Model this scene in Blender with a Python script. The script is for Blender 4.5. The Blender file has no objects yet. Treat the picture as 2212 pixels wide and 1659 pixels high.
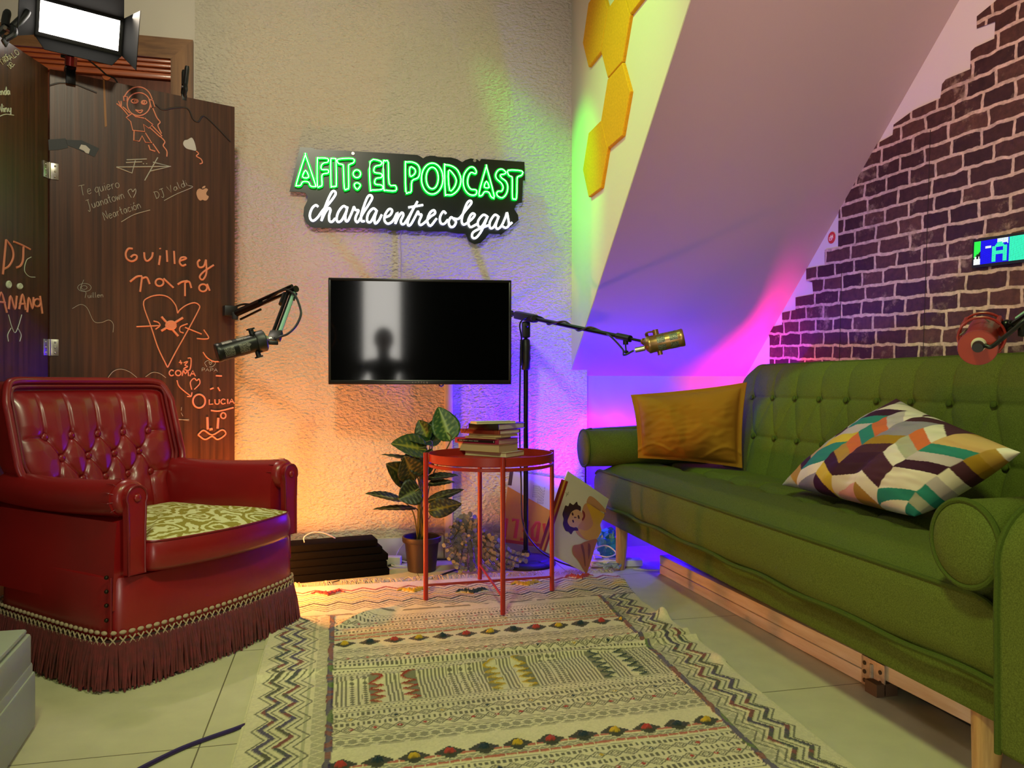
import bpy, bmesh, math, random
import numpy as np
from mathutils import Vector, Matrix

R = math.radians
scene = bpy.context.scene
COL = scene.collection
random.seed(7)
rng = np.random.default_rng(7)

# ---------------------------------------------------------------- camera
F_PX, CX, CY, CAM_H = 1661.0, 1106.0, 830.0, 0.77
TH = math.atan2(373.0, 1661.0)                      # the room's depth axis is turned by this from the view axis
cam_data = bpy.data.cameras.new('camera')
cam_data.sensor_width = 36.0
cam_data.sensor_fit = 'HORIZONTAL'
cam_data.lens = F_PX / 2212.0 * 36.0
cam_data.clip_start = 0.02
cam = bpy.data.objects.new('camera', cam_data)
cam.location = (0, 0, CAM_H)
cam.rotation_euler = (R(90), 0, -TH)
COL.objects.link(cam)
scene.camera = cam

# ---------------------------------------------------------------- world, exposure
scene.view_settings.view_transform = 'Standard'
scene.view_settings.look = 'None'
scene.view_settings.gamma = 1.0
scene.view_settings.exposure = 0.0
scene.view_settings.use_curve_mapping = False
world = bpy.data.worlds.new('room_ambient')
scene.world = world
world.use_nodes = True
world.node_tree.nodes['Background'].inputs[0].default_value = (0.90, 0.92, 0.60, 1)
world.node_tree.nodes['Background'].inputs[1].default_value = 0.11

# ---------------------------------------------------------------- lights of the room and added fill spots
def look_rot(src, dst):
    return (Vector(dst) - Vector(src)).to_track_quat('-Z', 'Y').to_euler()

def area(name, loc, dst, w, h, power, col, spread=180):
    d = bpy.data.lights.new(name, 'AREA')
    d.shape = 'RECTANGLE'; d.size = w; d.size_y = h
    d.energy = power; d.color = col; d.spread = R(spread)
    o = bpy.data.objects.new(name, d); o.location = loc
    o.rotation_euler = look_rot(loc, dst)
    COL.objects.link(o); return o

def point(name, loc, power, col, rad=0.03):
    d = bpy.data.lights.new(name, 'POINT'); d.energy = power; d.color = col; d.shadow_soft_size = rad
    o = bpy.data.objects.new(name, d); o.location = loc; COL.objects.link(o); return o

def spot(name, loc, dst, power, col, ang, blend, rad=0.03):
    d = bpy.data.lights.new(name, 'SPOT'); d.energy = power; d.color = col
    d.spot_size = R(ang); d.spot_blend = blend; d.shadow_soft_size = rad
    o = bpy.data.objects.new(name, d); o.location = loc; o.rotation_euler = look_rot(loc, dst)
    COL.objects.link(o); return o

# added key spot with a green-yellow tint over the rug and the sofa
spot('added_key_spot', (-0.35, 0.35, 2.75), (0.85, 1.75, 0.0), 175, (0.80, 1.0, 0.36), 74, 0.9, 0.16)
# added warm spot to brighten the stucco wall
spot('added_wall_wash', (-0.25, 0.9, 2.75), (-0.15, 3.40, 1.55), 118, (1.0, 0.94, 0.68), 70, 1.0, 0.12)
# added low soft fill behind the camera, brightens the boards under the sofa
area('added_low_fill', (-0.45, -0.35, 0.35), (1.25, 1.9, 0.10), 0.4, 0.4, 7, (1.0, 0.86, 0.66))
# added soft spot to brighten the armchair
spot('armchair_fill_spot', (0.75, 0.5, 2.7), (-0.45, 2.5, 0.45), 135, (0.95, 1.0, 0.62), 36, 0.9, 0.12)
# added pinkish fill spot on the sloped ceiling and the mural
spot('slope_fill_spot', (0.1, -0.2, 2.3), (1.62, 1.95, 1.85), 245, (1.0, 0.70, 0.60), 46, 0.9, 0.15)
# the video light over the folding screen
area('video_light_beam', (-0.70, 2.80, 2.06), (0.9, 1.6, 0.6), 0.20, 0.09, 6, (1.0, 0.86, 0.68), 150)
# orange lamp standing on the floor behind the armchair
point('orange_floor_lamp_beam', (-0.315, 2.885, 0.135), 32, (1.0, 0.31, 0.055), 0.035)
# colour strip lights behind the sofa: magenta along its back, blue by the far arm
for y_ in (2.78, 2.98): spot('magenta_strip_beam', (1.880, y_, 0.70), (1.56, y_ + 0.42, 1.0), 24, (1.0, 0.0, 0.36), 120, 0.8, 0.02)
point('magenta_glow_beam', (1.89, 2.9, 0.66), 3, (1.0, 0.0, 0.5), 0.02)
for x_ in (1.14, 1.27, 1.42): point('blue_strip_beam', (x_, 3.375, 0.57), 17, (0.03, 0.0, 1.0), 0.02)
spot('blue_corner_lamp_beam', (1.05, 3.285, 0.28), (0.93, 3.40, 0.52), 290, (0.03, 0.0, 1.0), 84, 1.0, 0.04)
point('blue_sofa_lamp_beam', (1.42, 3.10, 0.10), 4.5, (0.02, 0.0, 1.0), 0.03)
# green lamps in the corner
spot('green_corner_spot', (0.10, 3.20, 2.9), (1.046, 3.24, 1.62), 190, (0.03, 1.0, 0.04), 24, 1.0)
spot('green_wall_spot', (0.0, 2.25, 2.9), (1.046, 2.65, 1.9), 100, (0.42, 1.0, 0.18), 50, 1.0)
# ---------------------------------------------------------------- geometry of sight lines (for drawings on flat surfaces)
FW = np.array([math.sin(TH), math.cos(TH), 0.0]); RT = np.array([math.cos(TH), -math.sin(TH), 0.0])
UPV = np.array([0, 0, 1.0]); EYE = np.array([0, 0, CAM_H])
def ray(x, y): return FW * F_PX + RT * (x - CX) + UPV * (CY - y)
def on_plane(x, y, p0, n):
    d = ray(x, y); n = np.array(n, float)
    return EYE + d * (np.dot(np.array(p0, float) - EYE, n) / np.dot(d, n))
def onX(x, y, X): return on_plane(x, y, (X, 0, 0), (1, 0, 0))
def onY(x, y, Y): return on_plane(x, y, (0, Y, 0), (0, 1, 0))
def onZ(x, y, Z): return on_plane(x, y, (0, 0, Z), (0, 0, 1))

# ---------------------------------------------------------------- materials
def lin(h):
    h = h.lstrip('#'); c = [int(h[i:i+2], 16) / 255 for i in (0, 2, 4)]
    return tuple(x / 12.92 if x <= 0.04045 else ((x + 0.055) / 1.055) ** 2.4 for x in c)

def mat(name, col, rough=0.5, metal=0.0, var=None, bump=None, spec=0.5, coat=0.0, sheen=0.0,
        emit=None, estr=0.0, attr=None, stretch=None, trans=0.0, alpha=1.0):
    """var=(scale, amount): value variation by noise; bump=(scale, strength[, distance]); attr: colour attribute"""
    m = bpy.data.materials.new(name); m.use_nodes = True
    nt = m.node_tree; b = nt.nodes['Principled BSDF']
    c = lin(col) if isinstance(col, str) else col
    b.inputs['Base Color'].default_value = (*c, 1); b.inputs['Roughness'].default_value = rough
    b.inputs['Metallic'].default_value = metal; b.inputs['Specular IOR Level'].default_value = spec
    b.inputs['Coat Weight'].default_value = coat; b.inputs['Coat Roughness'].default_value = 0.15
    b.inputs['Sheen Weight'].default_value = sheen
    b.inputs['Transmission Weight'].default_value = trans
    b.inputs['Alpha'].default_value = alpha
    if emit is not None:
        e = lin(emit) if isinstance(emit, str) else emit
        b.inputs['Emission Color'].default_value = (*e, 1); b.inputs['Emission Strength'].default_value = estr
    tc = nt.nodes.new('ShaderNodeTexCoord'); mp = nt.nodes.new('ShaderNodeMapping')
    nt.links.new(tc.outputs['Object'], mp.inputs['Vector'])
    if stretch: mp.inputs['Scale'].default_value = stretch
    src = None
    if attr:
        a = nt.nodes.new('ShaderNodeAttribute'); a.attribute_name = attr; src = a.outputs['Color']
        nt.links.new(src, b.inputs['Base Color'])
    if var:
        n = nt.nodes.new('ShaderNodeTexNoise'); n.inputs['Scale'].default_value = var[0]; n.inputs['Detail'].default_value = 5
        nt.links.new(mp.outputs['Vector'], n.inputs['Vector'])
        mr = nt.nodes.new('ShaderNodeMapRange'); mr.inputs['From Min'].default_value = 0.3; mr.inputs['From Max'].default_value = 0.7
        mr.inputs['To Min'].default_value = 1 - var[1]; mr.inputs['To Max'].default_value = 1 + var[1]
        nt.links.new(n.outputs['Fac'], mr.inputs['Value'])
        vm = nt.nodes.new('ShaderNodeVectorMath'); vm.operation = 'SCALE'
        if src is not None: nt.links.new(src, vm.inputs[0])
        else: vm.inputs[0].default_value = c
        nt.links.new(mr.outputs['Result'], vm.inputs['Scale']); nt.links.new(vm.outputs['Vector'], b.inputs['Base Color'])
    if bump:
        n = nt.nodes.new('ShaderNodeTexNoise'); n.inputs['Scale'].default_value = bump[0]; n.inputs['Detail'].default_value = 4
        nt.links.new(mp.outputs['Vector'], n.inputs['Vector'])
        bp = nt.nodes.new('ShaderNodeBump'); bp.inputs['Strength'].default_value = bump[1]
        bp.inputs['Distance'].default_value = bump[2] if len(bump) > 2 else 0.004
        nt.links.new(n.outputs['Fac'], bp.inputs['Height']); nt.links.new(bp.outputs['Normal'], b.inputs['Normal'])
    return m

# ---------------------------------------------------------------- mesh builder (world coordinates)
ORG = {}                                             # world origin of every parent, by object
def org(o): return ORG.get(o, Vector((0, 0, 0)))

def crom(pts, n=6, closed=False):
    """smooth curve through points"""
    P = [np.array(p, float) for p in pts]
    if len(P) < 3: return P
    out = []; m = len(P)
    rngk = range(m if closed else m - 1)
    for i in rngk:
        p1, p2 = P[i % m], P[(i + 1) % m]
        p0 = P[(i - 1) % m] if (closed or i > 0) else 2 * p1 - p2
        p3 = P[(i + 2) % m] if (closed or i + 2 < m) else 2 * p2 - p1
        for k in range(n):
            t = k / n
            out.append(0.5 * (2 * p1 + (p2 - p0) * t + (2 * p0 - 5 * p1 + 4 * p2 - p3) * t * t + (3 * p1 - p0 - 3 * p2 + p3) * t ** 3))
    if not closed: out.append(P[-1])
    return out

class MB:
    def __init__(self): self.v = []; self.f = []
    def add(self, vs, fs):
        o = len(self.v); self.v += [tuple(map(float, p)) for p in vs]; self.f += [tuple(i + o for i in f) for f in fs]
    def box(self, c, s, M=None):
        c = Vector(c); h = [x / 2 for x in s]; vs = []
        for z in (-1, 1):
            for y in (-1, 1):
                for x in (-1, 1):
                    q = Vector((x * h[0], y * h[1], z * h[2])); vs.append(c + (M @ q if M else q))
        self.add(vs, [(0, 2, 3, 1), (4, 5, 7, 6), (0, 1, 5, 4), (2, 6, 7, 3), (0, 4, 6, 2), (1, 3, 7, 5)])
    def rbox(self, c, s, r=0.006, M=None, seg=2):
        bm = bmesh.new(); bmesh.ops.create_cube(bm, size=1)
        bmesh.ops.scale(bm, vec=s, verts=bm.verts)
        r = min(r, min(s) * 0.49)
        bmesh.ops.bevel(bm, geom=bm.edges[:], offset=r, segments=seg, affect='EDGES', profile=0.5)
        bm.verts.index_update()
        self.add([Vector(c) + (M @ v.co if M else v.co) for v in bm.verts], [[v.index for v in f.verts] for f in bm.faces]); bm.free()
    def tube(self, pts, r, n=8, closed=False, caps=True, flat=None):
        """flat=(normal, factor) squashes the section along a direction"""
        P = [Vector(p) for p in pts]; m = len(P)
        if m < 2: return
        rs = r if hasattr(r, '__len__') else [r] * m
        T = []
        for i in range(m):
            a = P[(i - 1) % m] if (closed or i > 0) else P[i]; b = P[(i + 1) % m] if (closed or i < m - 1) else P[i]
            t = b - a; T.append(t.normalized() if t.length > 1e-9 else Vector((0, 0, 1)))
        ref = Vector((0, 0, 1)) if abs(T[0].z) < 0.9 else Vector((1, 0, 0))
        N = (ref - T[0] * ref.dot(T[0])).normalized(); vs = []
        for i in range(m):
            N = N - T[i] * N.dot(T[i]); N = N.normalized() if N.length > 1e-6 else T[i].orthogonal().normalized()
            B = T[i].cross(N)
            for k in range(n):
                a = 2 * math.pi * k / n; q = (N * math.cos(a) + B * math.sin(a)) * rs[i]
                if flat: q = q - Vector(flat[0]) * q.dot(Vector(flat[0])) * (1 - flat[1])
                vs.append(P[i] + q)
        fs = []
        for i in range(m if closed else m - 1):
            for k in range(n):
                a = i * n + k; b = i * n + (k + 1) % n; j = (i + 1) % m
                fs.append((a, b, j * n + (k + 1) % n, j * n + k))
        if caps and not closed:
            fs.append(tuple(reversed(range(n)))); fs.append(tuple((m - 1) * n + k for k in range(n)))
        self.add(vs, fs)
    def lathe(self, prof, M=None, n=32, capb=True, capt=True):
        """prof: (radius, height) pairs about local Z; M: 4x4"""
        M = M or Matrix(); vs = []; fs = []; m = len(prof)
        for r, z in prof:
            for k in range(n):
                a = 2 * math.pi * k / n; vs.append(M @ Vector((r * math.cos(a), r * math.sin(a), z)))
        for i in range(m - 1):
            for k in range(n):
                fs.append((i * n + k, i * n + (k + 1) % n, (i + 1) * n + (k + 1) % n, (i + 1) * n + k))
        if capb: fs.append(tuple(reversed(range(n))))
        if capt: fs.append(tuple((m - 1) * n + k for k in range(n)))
        self.add(vs, fs)
    def grid(self, fn, nu, nv, closeu=False):
        vs = [fn(i / (nu if closeu else nu - 1), j / (nv - 1)) for j in range(nv) for i in range(nu)]; fs = []
        for j in range(nv - 1):
            for i in range(nu if closeu else nu - 1):
                fs.append((j * nu + i, j * nu + (i + 1) % nu, (j + 1) * nu + (i + 1) % nu, (j + 1) * nu + i))
        self.add(vs, fs)
    def prism(self, pts, d):
        """polygon (world points) pushed along vector d"""
        n = len(pts); d = np.array(d, float); a = [np.array(p, float) for p in pts]
        self.add(a + [p + d for p in a], [tuple(range(n)), tuple(reversed(range(n, 2 * n)))] +
                 [(i, i + n, (i + 1) % n + n, (i + 1) % n) for i in range(n)])
    def ball(self, c, r, nu=12, nv=8, s=(1, 1, 1), M=None):
        prof = [(max(1e-4, math.sin(math.pi * i / nv)), -math.cos(math.pi * i / nv)) for i in range(nv + 1)]
        T = Matrix.Translation(Vector(c)) @ (M.to_4x4() if M else Matrix()) @ Matrix.Diagonal((r * s[0], r * s[1], r * s[2], 1))
        self.lathe(prof, T, nu)
    def build(self, name, m, parent=None, smooth=True, ang=40, solid=None, cols=None, colname='col'):
        me = bpy.data.meshes.new(name); O = org(parent) if parent else Vector((0, 0, 0))
        me.from_pydata([(x - O.x, y - O.y, z - O.z) for x, y, z in self.v], [], self.f)
        if cols is not None:
            at = me.color_attributes.new(colname, 'FLOAT_COLOR', 'POINT')
            c = np.ones((len(self.v), 4), np.float32); c[:, :3] = cols; at.data.foreach_set('color', c.ravel())
        bm = bmesh.new(); bm.from_mesh(me); bmesh.ops.recalc_face_normals(bm, faces=bm.faces[:]); bm.to_mesh(me); bm.free()
        if smooth: me.set_sharp_from_angle(angle=R(ang)) if hasattr(me, 'set_sharp_from_angle') else None
        for p in me.polygons: p.use_smooth = smooth
        me.materials.append(m)
        o = bpy.data.objects.new(name, me); COL.objects.link(o)
        if parent: o.parent = parent
        ORG[o] = O
        if solid:
            s = o.modifiers.new('thickness', 'SOLIDIFY'); s.thickness = solid; s.offset = 0
        return o

def tag(o, label=None, cat=None, group=None, kind=None):
    if label: o['label'] = label
    if cat: o['category'] = cat
    if group: o['group'] = group
    if kind: o['kind'] = kind
    return o
def thing(name, loc, label, cat, group=None):
    o = bpy.data.objects.new(name, None); o.empty_display_size = 0.05; o.location = loc; COL.objects.link(o)
    ORG[o] = Vector(loc); return tag(o, label, cat, group)
def single(name, mb, m, label, cat, group=None, **k):
    """a thing that is one mesh, its origin at its base"""
    vs = np.array(mb.v); c = (vs.min(0) + vs.max(0)) / 2; loc = Vector((c[0], c[1], vs[:, 2].min()))
    mb.v = [(x - loc.x, y - loc.y, z - loc.z) for x, y, z in mb.v]
    o = mb.build(name, m, None, **k); o.location = loc; ORG[o] = loc
    return tag(o, label, cat, group)
def axes(z, x=None):
    """rotation whose local Z is z (and X as near x as can be)"""
    z = Vector(z).normalized(); x = Vector(x) if x is not None else Vector((1, 0, 0) if abs(z.x) < 0.9 else (0, 1, 0))
    x = (x - z * x.dot(z)).normalized(); y = z.cross(x)
    return Matrix((x, y, z)).transposed()
def frame(loc, z, x=None): return Matrix.Translation(Vector(loc)) @ axes(z, x).to_4x4()
def sst(a, b, x):
    t = np.clip((x - a) / (b - a), 0, 1); return t * t * (3 - 2 * t)
def wireline(name, pts, r, m, label, cat, group=None, n=6):
    b = MB(); b.tube(crom(pts, 8), r, n); return single(name, b, m, label, cat, group)
# ================================================================ THE ROOM
def struct(name, mb, m, **k):
    return tag(mb.build(name, m, None, **k), kind='structure')

def stucco(name, col, sc, st, dist):
    m = mat(name, col, 0.85, spec=0.2)
    nt = m.node_tree; b = nt.nodes['Principled BSDF']; tc = nt.nodes['Texture Coordinate']
    n1 = nt.nodes.new('ShaderNodeTexNoise'); n1.inputs['Scale'].default_value = sc; n1.inputs['Detail'].default_value = 3
    mp = nt.nodes.new('ShaderNodeMapping'); mp.inputs['Rotation'].default_value = (0, R(25), 0); mp.inputs['Scale'].default_value = (1, 1, 1.7)
    n2 = nt.nodes.new('ShaderNodeTexNoise'); n2.inputs['Scale'].default_value = sc * 0.22; n2.inputs['Detail'].default_value = 4
    nt.links.new(tc.outputs['Object'], mp.inputs['Vector'])
    nt.links.new(mp.outputs['Vector'], n1.inputs['Vector']); nt.links.new(tc.outputs['Object'], n2.inputs['Vector'])
    ad = nt.nodes.new('ShaderNodeMath'); ad.operation = 'MULTIPLY_ADD'; ad.inputs[1].default_value = 0.8
    nt.links.new(n2.outputs['Fac'], ad.inputs[0]); nt.links.new(n1.outputs['Fac'], ad.inputs[2])
    bp = nt.nodes.new('ShaderNodeBump'); bp.inputs['Strength'].default_value = st; bp.inputs['Distance'].default_value = dist
    nt.links.new(ad.outputs[0], bp.inputs['Height']); nt.links.new(bp.outputs['Normal'], b.inputs['Normal'])
    return m

M_STUCCO = stucco('white_stucco', '#d9cdb9', 62, 1.0, 0.016)
M_PLASTER = mat('smooth_plaster', '#d8cdbd', 0.8, spec=0.25, bump=(60, 0.12, 0.003))
M_SLOPE = mat('painted_slope', '#b5a09b', 0.75, spec=0.25, bump=(45, 0.10, 0.003))
M_DARKWALL = mat('unlit_wall', '#1b1a18', 0.9, bump=(30, 0.1))  # darkness of the unlit rear room put into the wall colour

# floor of large cream tiles, joints at X = -0.29 + 0.6 k and Y = 1.735 + 0.6 k
m = mat('cream_tile', '#c6be9f', 0.42, spec=0.35, var=(14, 0.05), bump=(220, 0.05, 0.001))
nt = m.node_tree; tc = nt.nodes['Texture Coordinate']; sx = nt.nodes.new('ShaderNodeSeparateXYZ'); nt.links.new(tc.outputs['Object'], sx.inputs[0])
dd = []
for ax, off in (('X', 0.29), ('Y', -1.735)):
    a = nt.nodes.new('ShaderNodeMath'); a.operation = 'ADD'; a.inputs[1].default_value = off + 6.0
    nt.links.new(sx.outputs[ax], a.inputs[0])
    p = nt.nodes.new('ShaderNodeMath'); p.operation = 'PINGPONG'; p.inputs[1].default_value = 0.3; nt.links.new(a.outputs[0], p.inputs[0])
    l = nt.nodes.new('ShaderNodeMath'); l.operation = 'LESS_THAN'; l.inputs[1].default_value = 0.0016; nt.links.new(p.outputs[0], l.inputs[0]); dd.append(l)
mx = nt.nodes.new('ShaderNodeMath'); mx.operation = 'MAXIMUM'; nt.links.new(dd[0].outputs[0], mx.inputs[0]); nt.links.new(dd[1].outputs[0], mx.inputs[1])
mix = nt.nodes.new('ShaderNodeMix'); mix.data_type = 'RGBA'; b = nt.nodes['Principled BSDF']
old = b.inputs['Base Color'].links[0].from_socket
nt.links.new(mx.outputs[0], mix.inputs['Factor']); nt.links.new(old, mix.inputs['A']); mix.inputs['B'].default_value = (*lin('#6f6750'), 1)
nt.links.new(mix.outputs['Result'], b.inputs['Base Color'])
b_ = MB(); b_.box((-0.2, 0.45, -0.05), (4.6, 6.3, 0.1)); struct('floor', b_, m, smooth=False)

YB, XG, XR = 3.40, 1.046, 1.945                       # back wall, gable wall with the hexagons, brick mural wall
SL = 0.897                                            # rise of the sloped ceiling towards the viewer
def zs(y): return 0.835 + SL * (YB - y)
b_ = MB(); b_.prism([(-0.585, YB, 0), (1.12, YB, 0), (1.12, YB, 0.835), (XG + 0.02, YB, 0.835), (XG + 0.02, YB, 3.0), (-0.585, YB, 3.0)], (0, 0.12, 0))
struct('wall_back', b_, M_STUCCO, smooth=False)
b_ = MB(); b_.prism([(-2.5, YB + 0.004, 0), (-1.50, YB + 0.004, 0), (-1.50, YB + 0.004, 2.19), (-0.59, YB + 0.004, 2.19), (-0.59, YB + 0.004, 0), (-0.585, YB + 0.004, 0), (-0.585, YB + 0.004, 3.0), (-2.5, YB + 0.004, 3.0)], (0, 0.12, 0))
struct('wall_back_left', b_, M_PLASTER, smooth=False)
b_ = MB(); b_.prism([(XG, YB, 0.845), (XG, YB, 3.0), (XG, YB - (3.0 - 0.845) / SL, 3.0)], (0.05, 0, 0))
struct('wall_side', b_, M_PLASTER, smooth=False)
b_ = MB(); y1 = 0.9; b_.prism([(XG + .0005, YB + 0.06, zs(YB + 0.06)), (XR + 0.05, YB + 0.06, zs(YB + 0.06)), (XR + 0.05, y1, zs(y1)), (XG + .0005, y1, zs(y1))], (0, 0.05, 0.06))
struct('ceiling_slope', b_, M_SLOPE, smooth=False)
b_ = MB(); b_.box(((1.10 + XR) / 2 + 0.02, YB + 0.09, 0.42), (XR - 1.10 + 0.06, 0.12, 0.84)); struct('wall_alcove', b_, M_SLOPE, smooth=False)
b_ = MB(); b_.prism([(XR, YB + 0.06, 0), (XR, YB + 0.06, zs(YB + 0.06) + .02), (XR, 0.9, zs(0.9) + .02), (XR, -2.6, 3.1), (XR, -2.6, 0)], (0.1, 0, 0))
struct('wall_right', b_, M_PLASTER, smooth=False)
b_ = MB(); b_.box((-2.45, 0.45, 1.5), (0.1, 6.2, 3.0)); struct('wall_left', b_, M_PLASTER, smooth=False)
b_ = MB(); b_.prism([(-2.5, -2.6, 0), (-1.02, -2.6, 0), (-1.02, -2.6, 2.3), (-0.60, -2.6, 2.3), (-0.60, -2.6, 0), (2.0, -2.6, 0), (2.0, -2.6, 3.0), (-2.5, -2.6, 3.0)], (0, -0.1, 0))
struct('wall_rear', b_, M_DARKWALL, smooth=False)
# tall bright window behind the photographer
M_DAY = mat('daylight', (1, 1, 1), 0.5, emit=(1.0, 0.95, 0.86), estr=8.0)
b_ = MB(); b_.box((-0.81, -2.64, 1.15), (0.42, 0.02, 2.3)); struct('window_1', b_, M_DAY, smooth=False)
# baseboard of the back wall
M_BASE = mat('pale_baseboard', '#cfc7b4', 0.5)
for k, (xa, xb) in enumerate(((-0.585, 0.452), (0.492, 1.12))):
    b_ = MB(); b_.rbox(((xa + xb) / 2, YB - 0.007, 0.05), (xb - xa, 0.014, 0.10), 0.004)
    struct('baseboard_back' if k == 0 else 'baseboard_back.001', b_, M_BASE)
# cable trunking from the television down to the floor
b_ = MB(); b_.rbox((0.472, YB - 0.014, 0.52), (0.036, 0.028, 1.04), 0.004); struct('trim_1', b_, mat('cable_trunking', '#d8cbb5', 0.4))

# door behind the folding screen
def wood(name, col, dark, sc=6.0, rough=0.45, ax=(14, 14, 0.9), coat=0.0):
    m = mat(name, col, rough, coat=coat)
    nt = m.node_tree; b = nt.nodes['Principled BSDF']; mp = nt.nodes['Mapping']; mp.inputs['Scale'].default_value = ax
    n = nt.nodes.new('ShaderNodeTexNoise'); n.inputs['Scale'].default_value = sc; n.inputs['Detail'].default_value = 8; n.inputs['Roughness'].default_value = 0.62
    nt.links.new(mp.outputs['Vector'], n.inputs['Vector'])
    r = nt.nodes.new('ShaderNodeValToRGB'); r.color_ramp.elements[0].position = 0.34; r.color_ramp.elements[1].position = 0.68
    r.color_ramp.elements[0].color = (*lin(dark), 1); r.color_ramp.elements[1].color = (*lin(col), 1)
    nt.links.new(n.outputs['Fac'], r.inputs[0]); nt.links.new(r.outputs[0], b.inputs['Base Color'])
    bp = nt.nodes.new('ShaderNodeBump'); bp.inputs['Strength'].default_value = 0.12; bp.inputs['Distance'].default_value = 0.002
    nt.links.new(n.outputs['Fac'], bp.inputs['Height']); nt.links.new(bp.outputs['Normal'], b.inputs['Normal'])
    return m
M_OAK = wood('oak_casing', '#9a6a3c', '#6e4522', 3, ax=(2, 14, 14))
M_OAKV = wood('oak_casing_upright', '#9a6a3c', '#6e4522', 3)
M_ORANGEWOOD = wood('orange_varnished_wood', '#c8601f', '#9c4313', 3, ax=(2, 14, 14), coat=0.3)
M_DOOR = wood('red_brown_door', '#7e3d22', '#5a2815', 3)
b_ = MB(); b_.rbox((-1.045, YB + 0.06, 1.03), (0.86, 0.04, 2.06), 0.003); d_ = struct('door_1', b_, M_DOOR)
b_ = MB(); b_.prism([(-1.50, YB, 2.19), (-0.59, YB, 2.19), (-0.675, YB, 2.105), (-1.50, YB, 2.105)], (0, -0.016, 0)); b_.build('head_casing', M_OAK, d_, smooth=False)
b_ = MB(); b_.prism([(-0.59, YB, 2.19), (-0.59, YB, 0), (-0.675, YB, 0), (-0.675, YB, 2.105)], (0, -0.016, 0)); b_.build('side_casing', M_OAKV, d_, smooth=False)
b_ = MB()
for k, (z, dy) in enumerate(((2.098, 0.0), (2.082, 0.008), (2.066, 0.02), (2.046, 0.028))): b_.rbox((-1.09, YB + 0.02 + dy, z), (0.83 + 0.0 * k, 0.05, 0.018 if k < 3 else 0.026), 0.004)
b_.build('head_stop', M_ORANGEWOOD, d_)
b_ = MB()
for x in (-1.17, -0.93): b_.tube([(x, YB + 0.035, 2.03), (x, YB + 0.05, 2.03)], 0.016, 14)
b_.build('hinge_cap', M_ORANGEWOOD, d_)

# ================================================================ BRICK MURAL on the right wall (hung a little crooked)
TL = R(2.5)
mur_o = Vector((XR - 0.002, 3.26, 0.77))
MU = Vector((0, -math.cos(TL), -math.sin(TL))); MV = Vector((0, -math.sin(TL), math.cos(TL)))
def to_uv(x, y):
    q = Vector(onX(x, y, XR)) - mur_o; return q.dot(MU), q.dot(MV)
edge = [(1664, 800), (1664, 731), (1658, 709), (1691, 702), (1691, 676), (1720, 670), (1720, 643), (1758, 636), (1756, 610), (1743, 607), (1743, 581), (1783, 573), (1783, 540), (1812, 535),
        (1813, 460), (1821, 431), (1840, 390), (1857, 359), (1872, 349), (1870, 325), (1930, 292), (1932, 270), (1973, 240), (1985, 234), (2033, 213), (2037, 182), (2045, 172), (2098, 150), (2099, 112), (2108, 103), (2150, 84), (2152, 47), (2112, 62), (2112, 36), (2150, 5), (2200, -40)]
bm_pts = [to_uv(*p) for p in edge]
bm_pts = [(bm_pts[0][0], -0.45)] + bm_pts + [(2.1, bm_pts[-1][1]), (2.1, -0.45)]
m = mat('brick_wallpaper', '#4a3026', 0.6, spec=0.3)
nt = m.node_tree; b = nt.nodes['Principled BSDF']; tc = nt.nodes['Texture Coordinate']
def noise(nt, vec, sc, det=4, rg=0.5):
    n = nt.nodes.new('ShaderNodeTexNoise'); n.inputs['Scale'].default_value = sc; n.inputs['Detail'].default_value = det; n.inputs['Roughness'].default_value = rg
    nt.links.new(vec, n.inputs['Vector']); return n
nd = noise(nt, tc.outputs['Object'], 16, 3)
vs = nt.nodes.new('ShaderNodeVectorMath'); vs.operation = 'SUBTRACT'; vs.inputs[1].default_value = (0.5, 0.5, 0.5); nt.links.new(nd.outputs['Color'], vs.inputs[0])
v2 = nt.nodes.new('ShaderNodeVectorMath'); v2.operation = 'SCALE'; v2.inputs['Scale'].default_value = 0.021; nt.links.new(vs.outputs[0], v2.inputs[0])
va = nt.nodes.new('ShaderNodeVectorMath'); va.operation = 'ADD'; nt.links.new(tc.outputs['Object'], va.inputs[0]); nt.links.new(v2.outputs[0], va.inputs[1])
mp = nt.nodes.new('ShaderNodeMapping'); mp.inputs['Location'].default_value = (0.03, -0.012, 0); nt.links.new(va.outputs[0], mp.inputs['Vector'])
bt = nt.nodes.new('ShaderNodeTexBrick'); bt.offset = 0.42; bt.offset_frequency = 2; bt.squash = 1.35; bt.squash_frequency = 3
for k, v in (('Scale', 1.0), ('Mortar Size', 0.0064), ('Mortar Smooth', 0.35), ('Brick Width', 0.118), ('Row Height', 0.0555), ('Bias', -0.1)): bt.inputs[k].default_value = v
bt.inputs['Color1'].default_value = (*lin('#38201a'), 1); bt.inputs['Color2'].default_value = (*lin('#5a3a2a'), 1); bt.inputs['Mortar'].default_value = (*lin('#c4aa8e'), 1)
nt.links.new(mp.outputs['Vector'], bt.inputs['Vector'])
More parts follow.
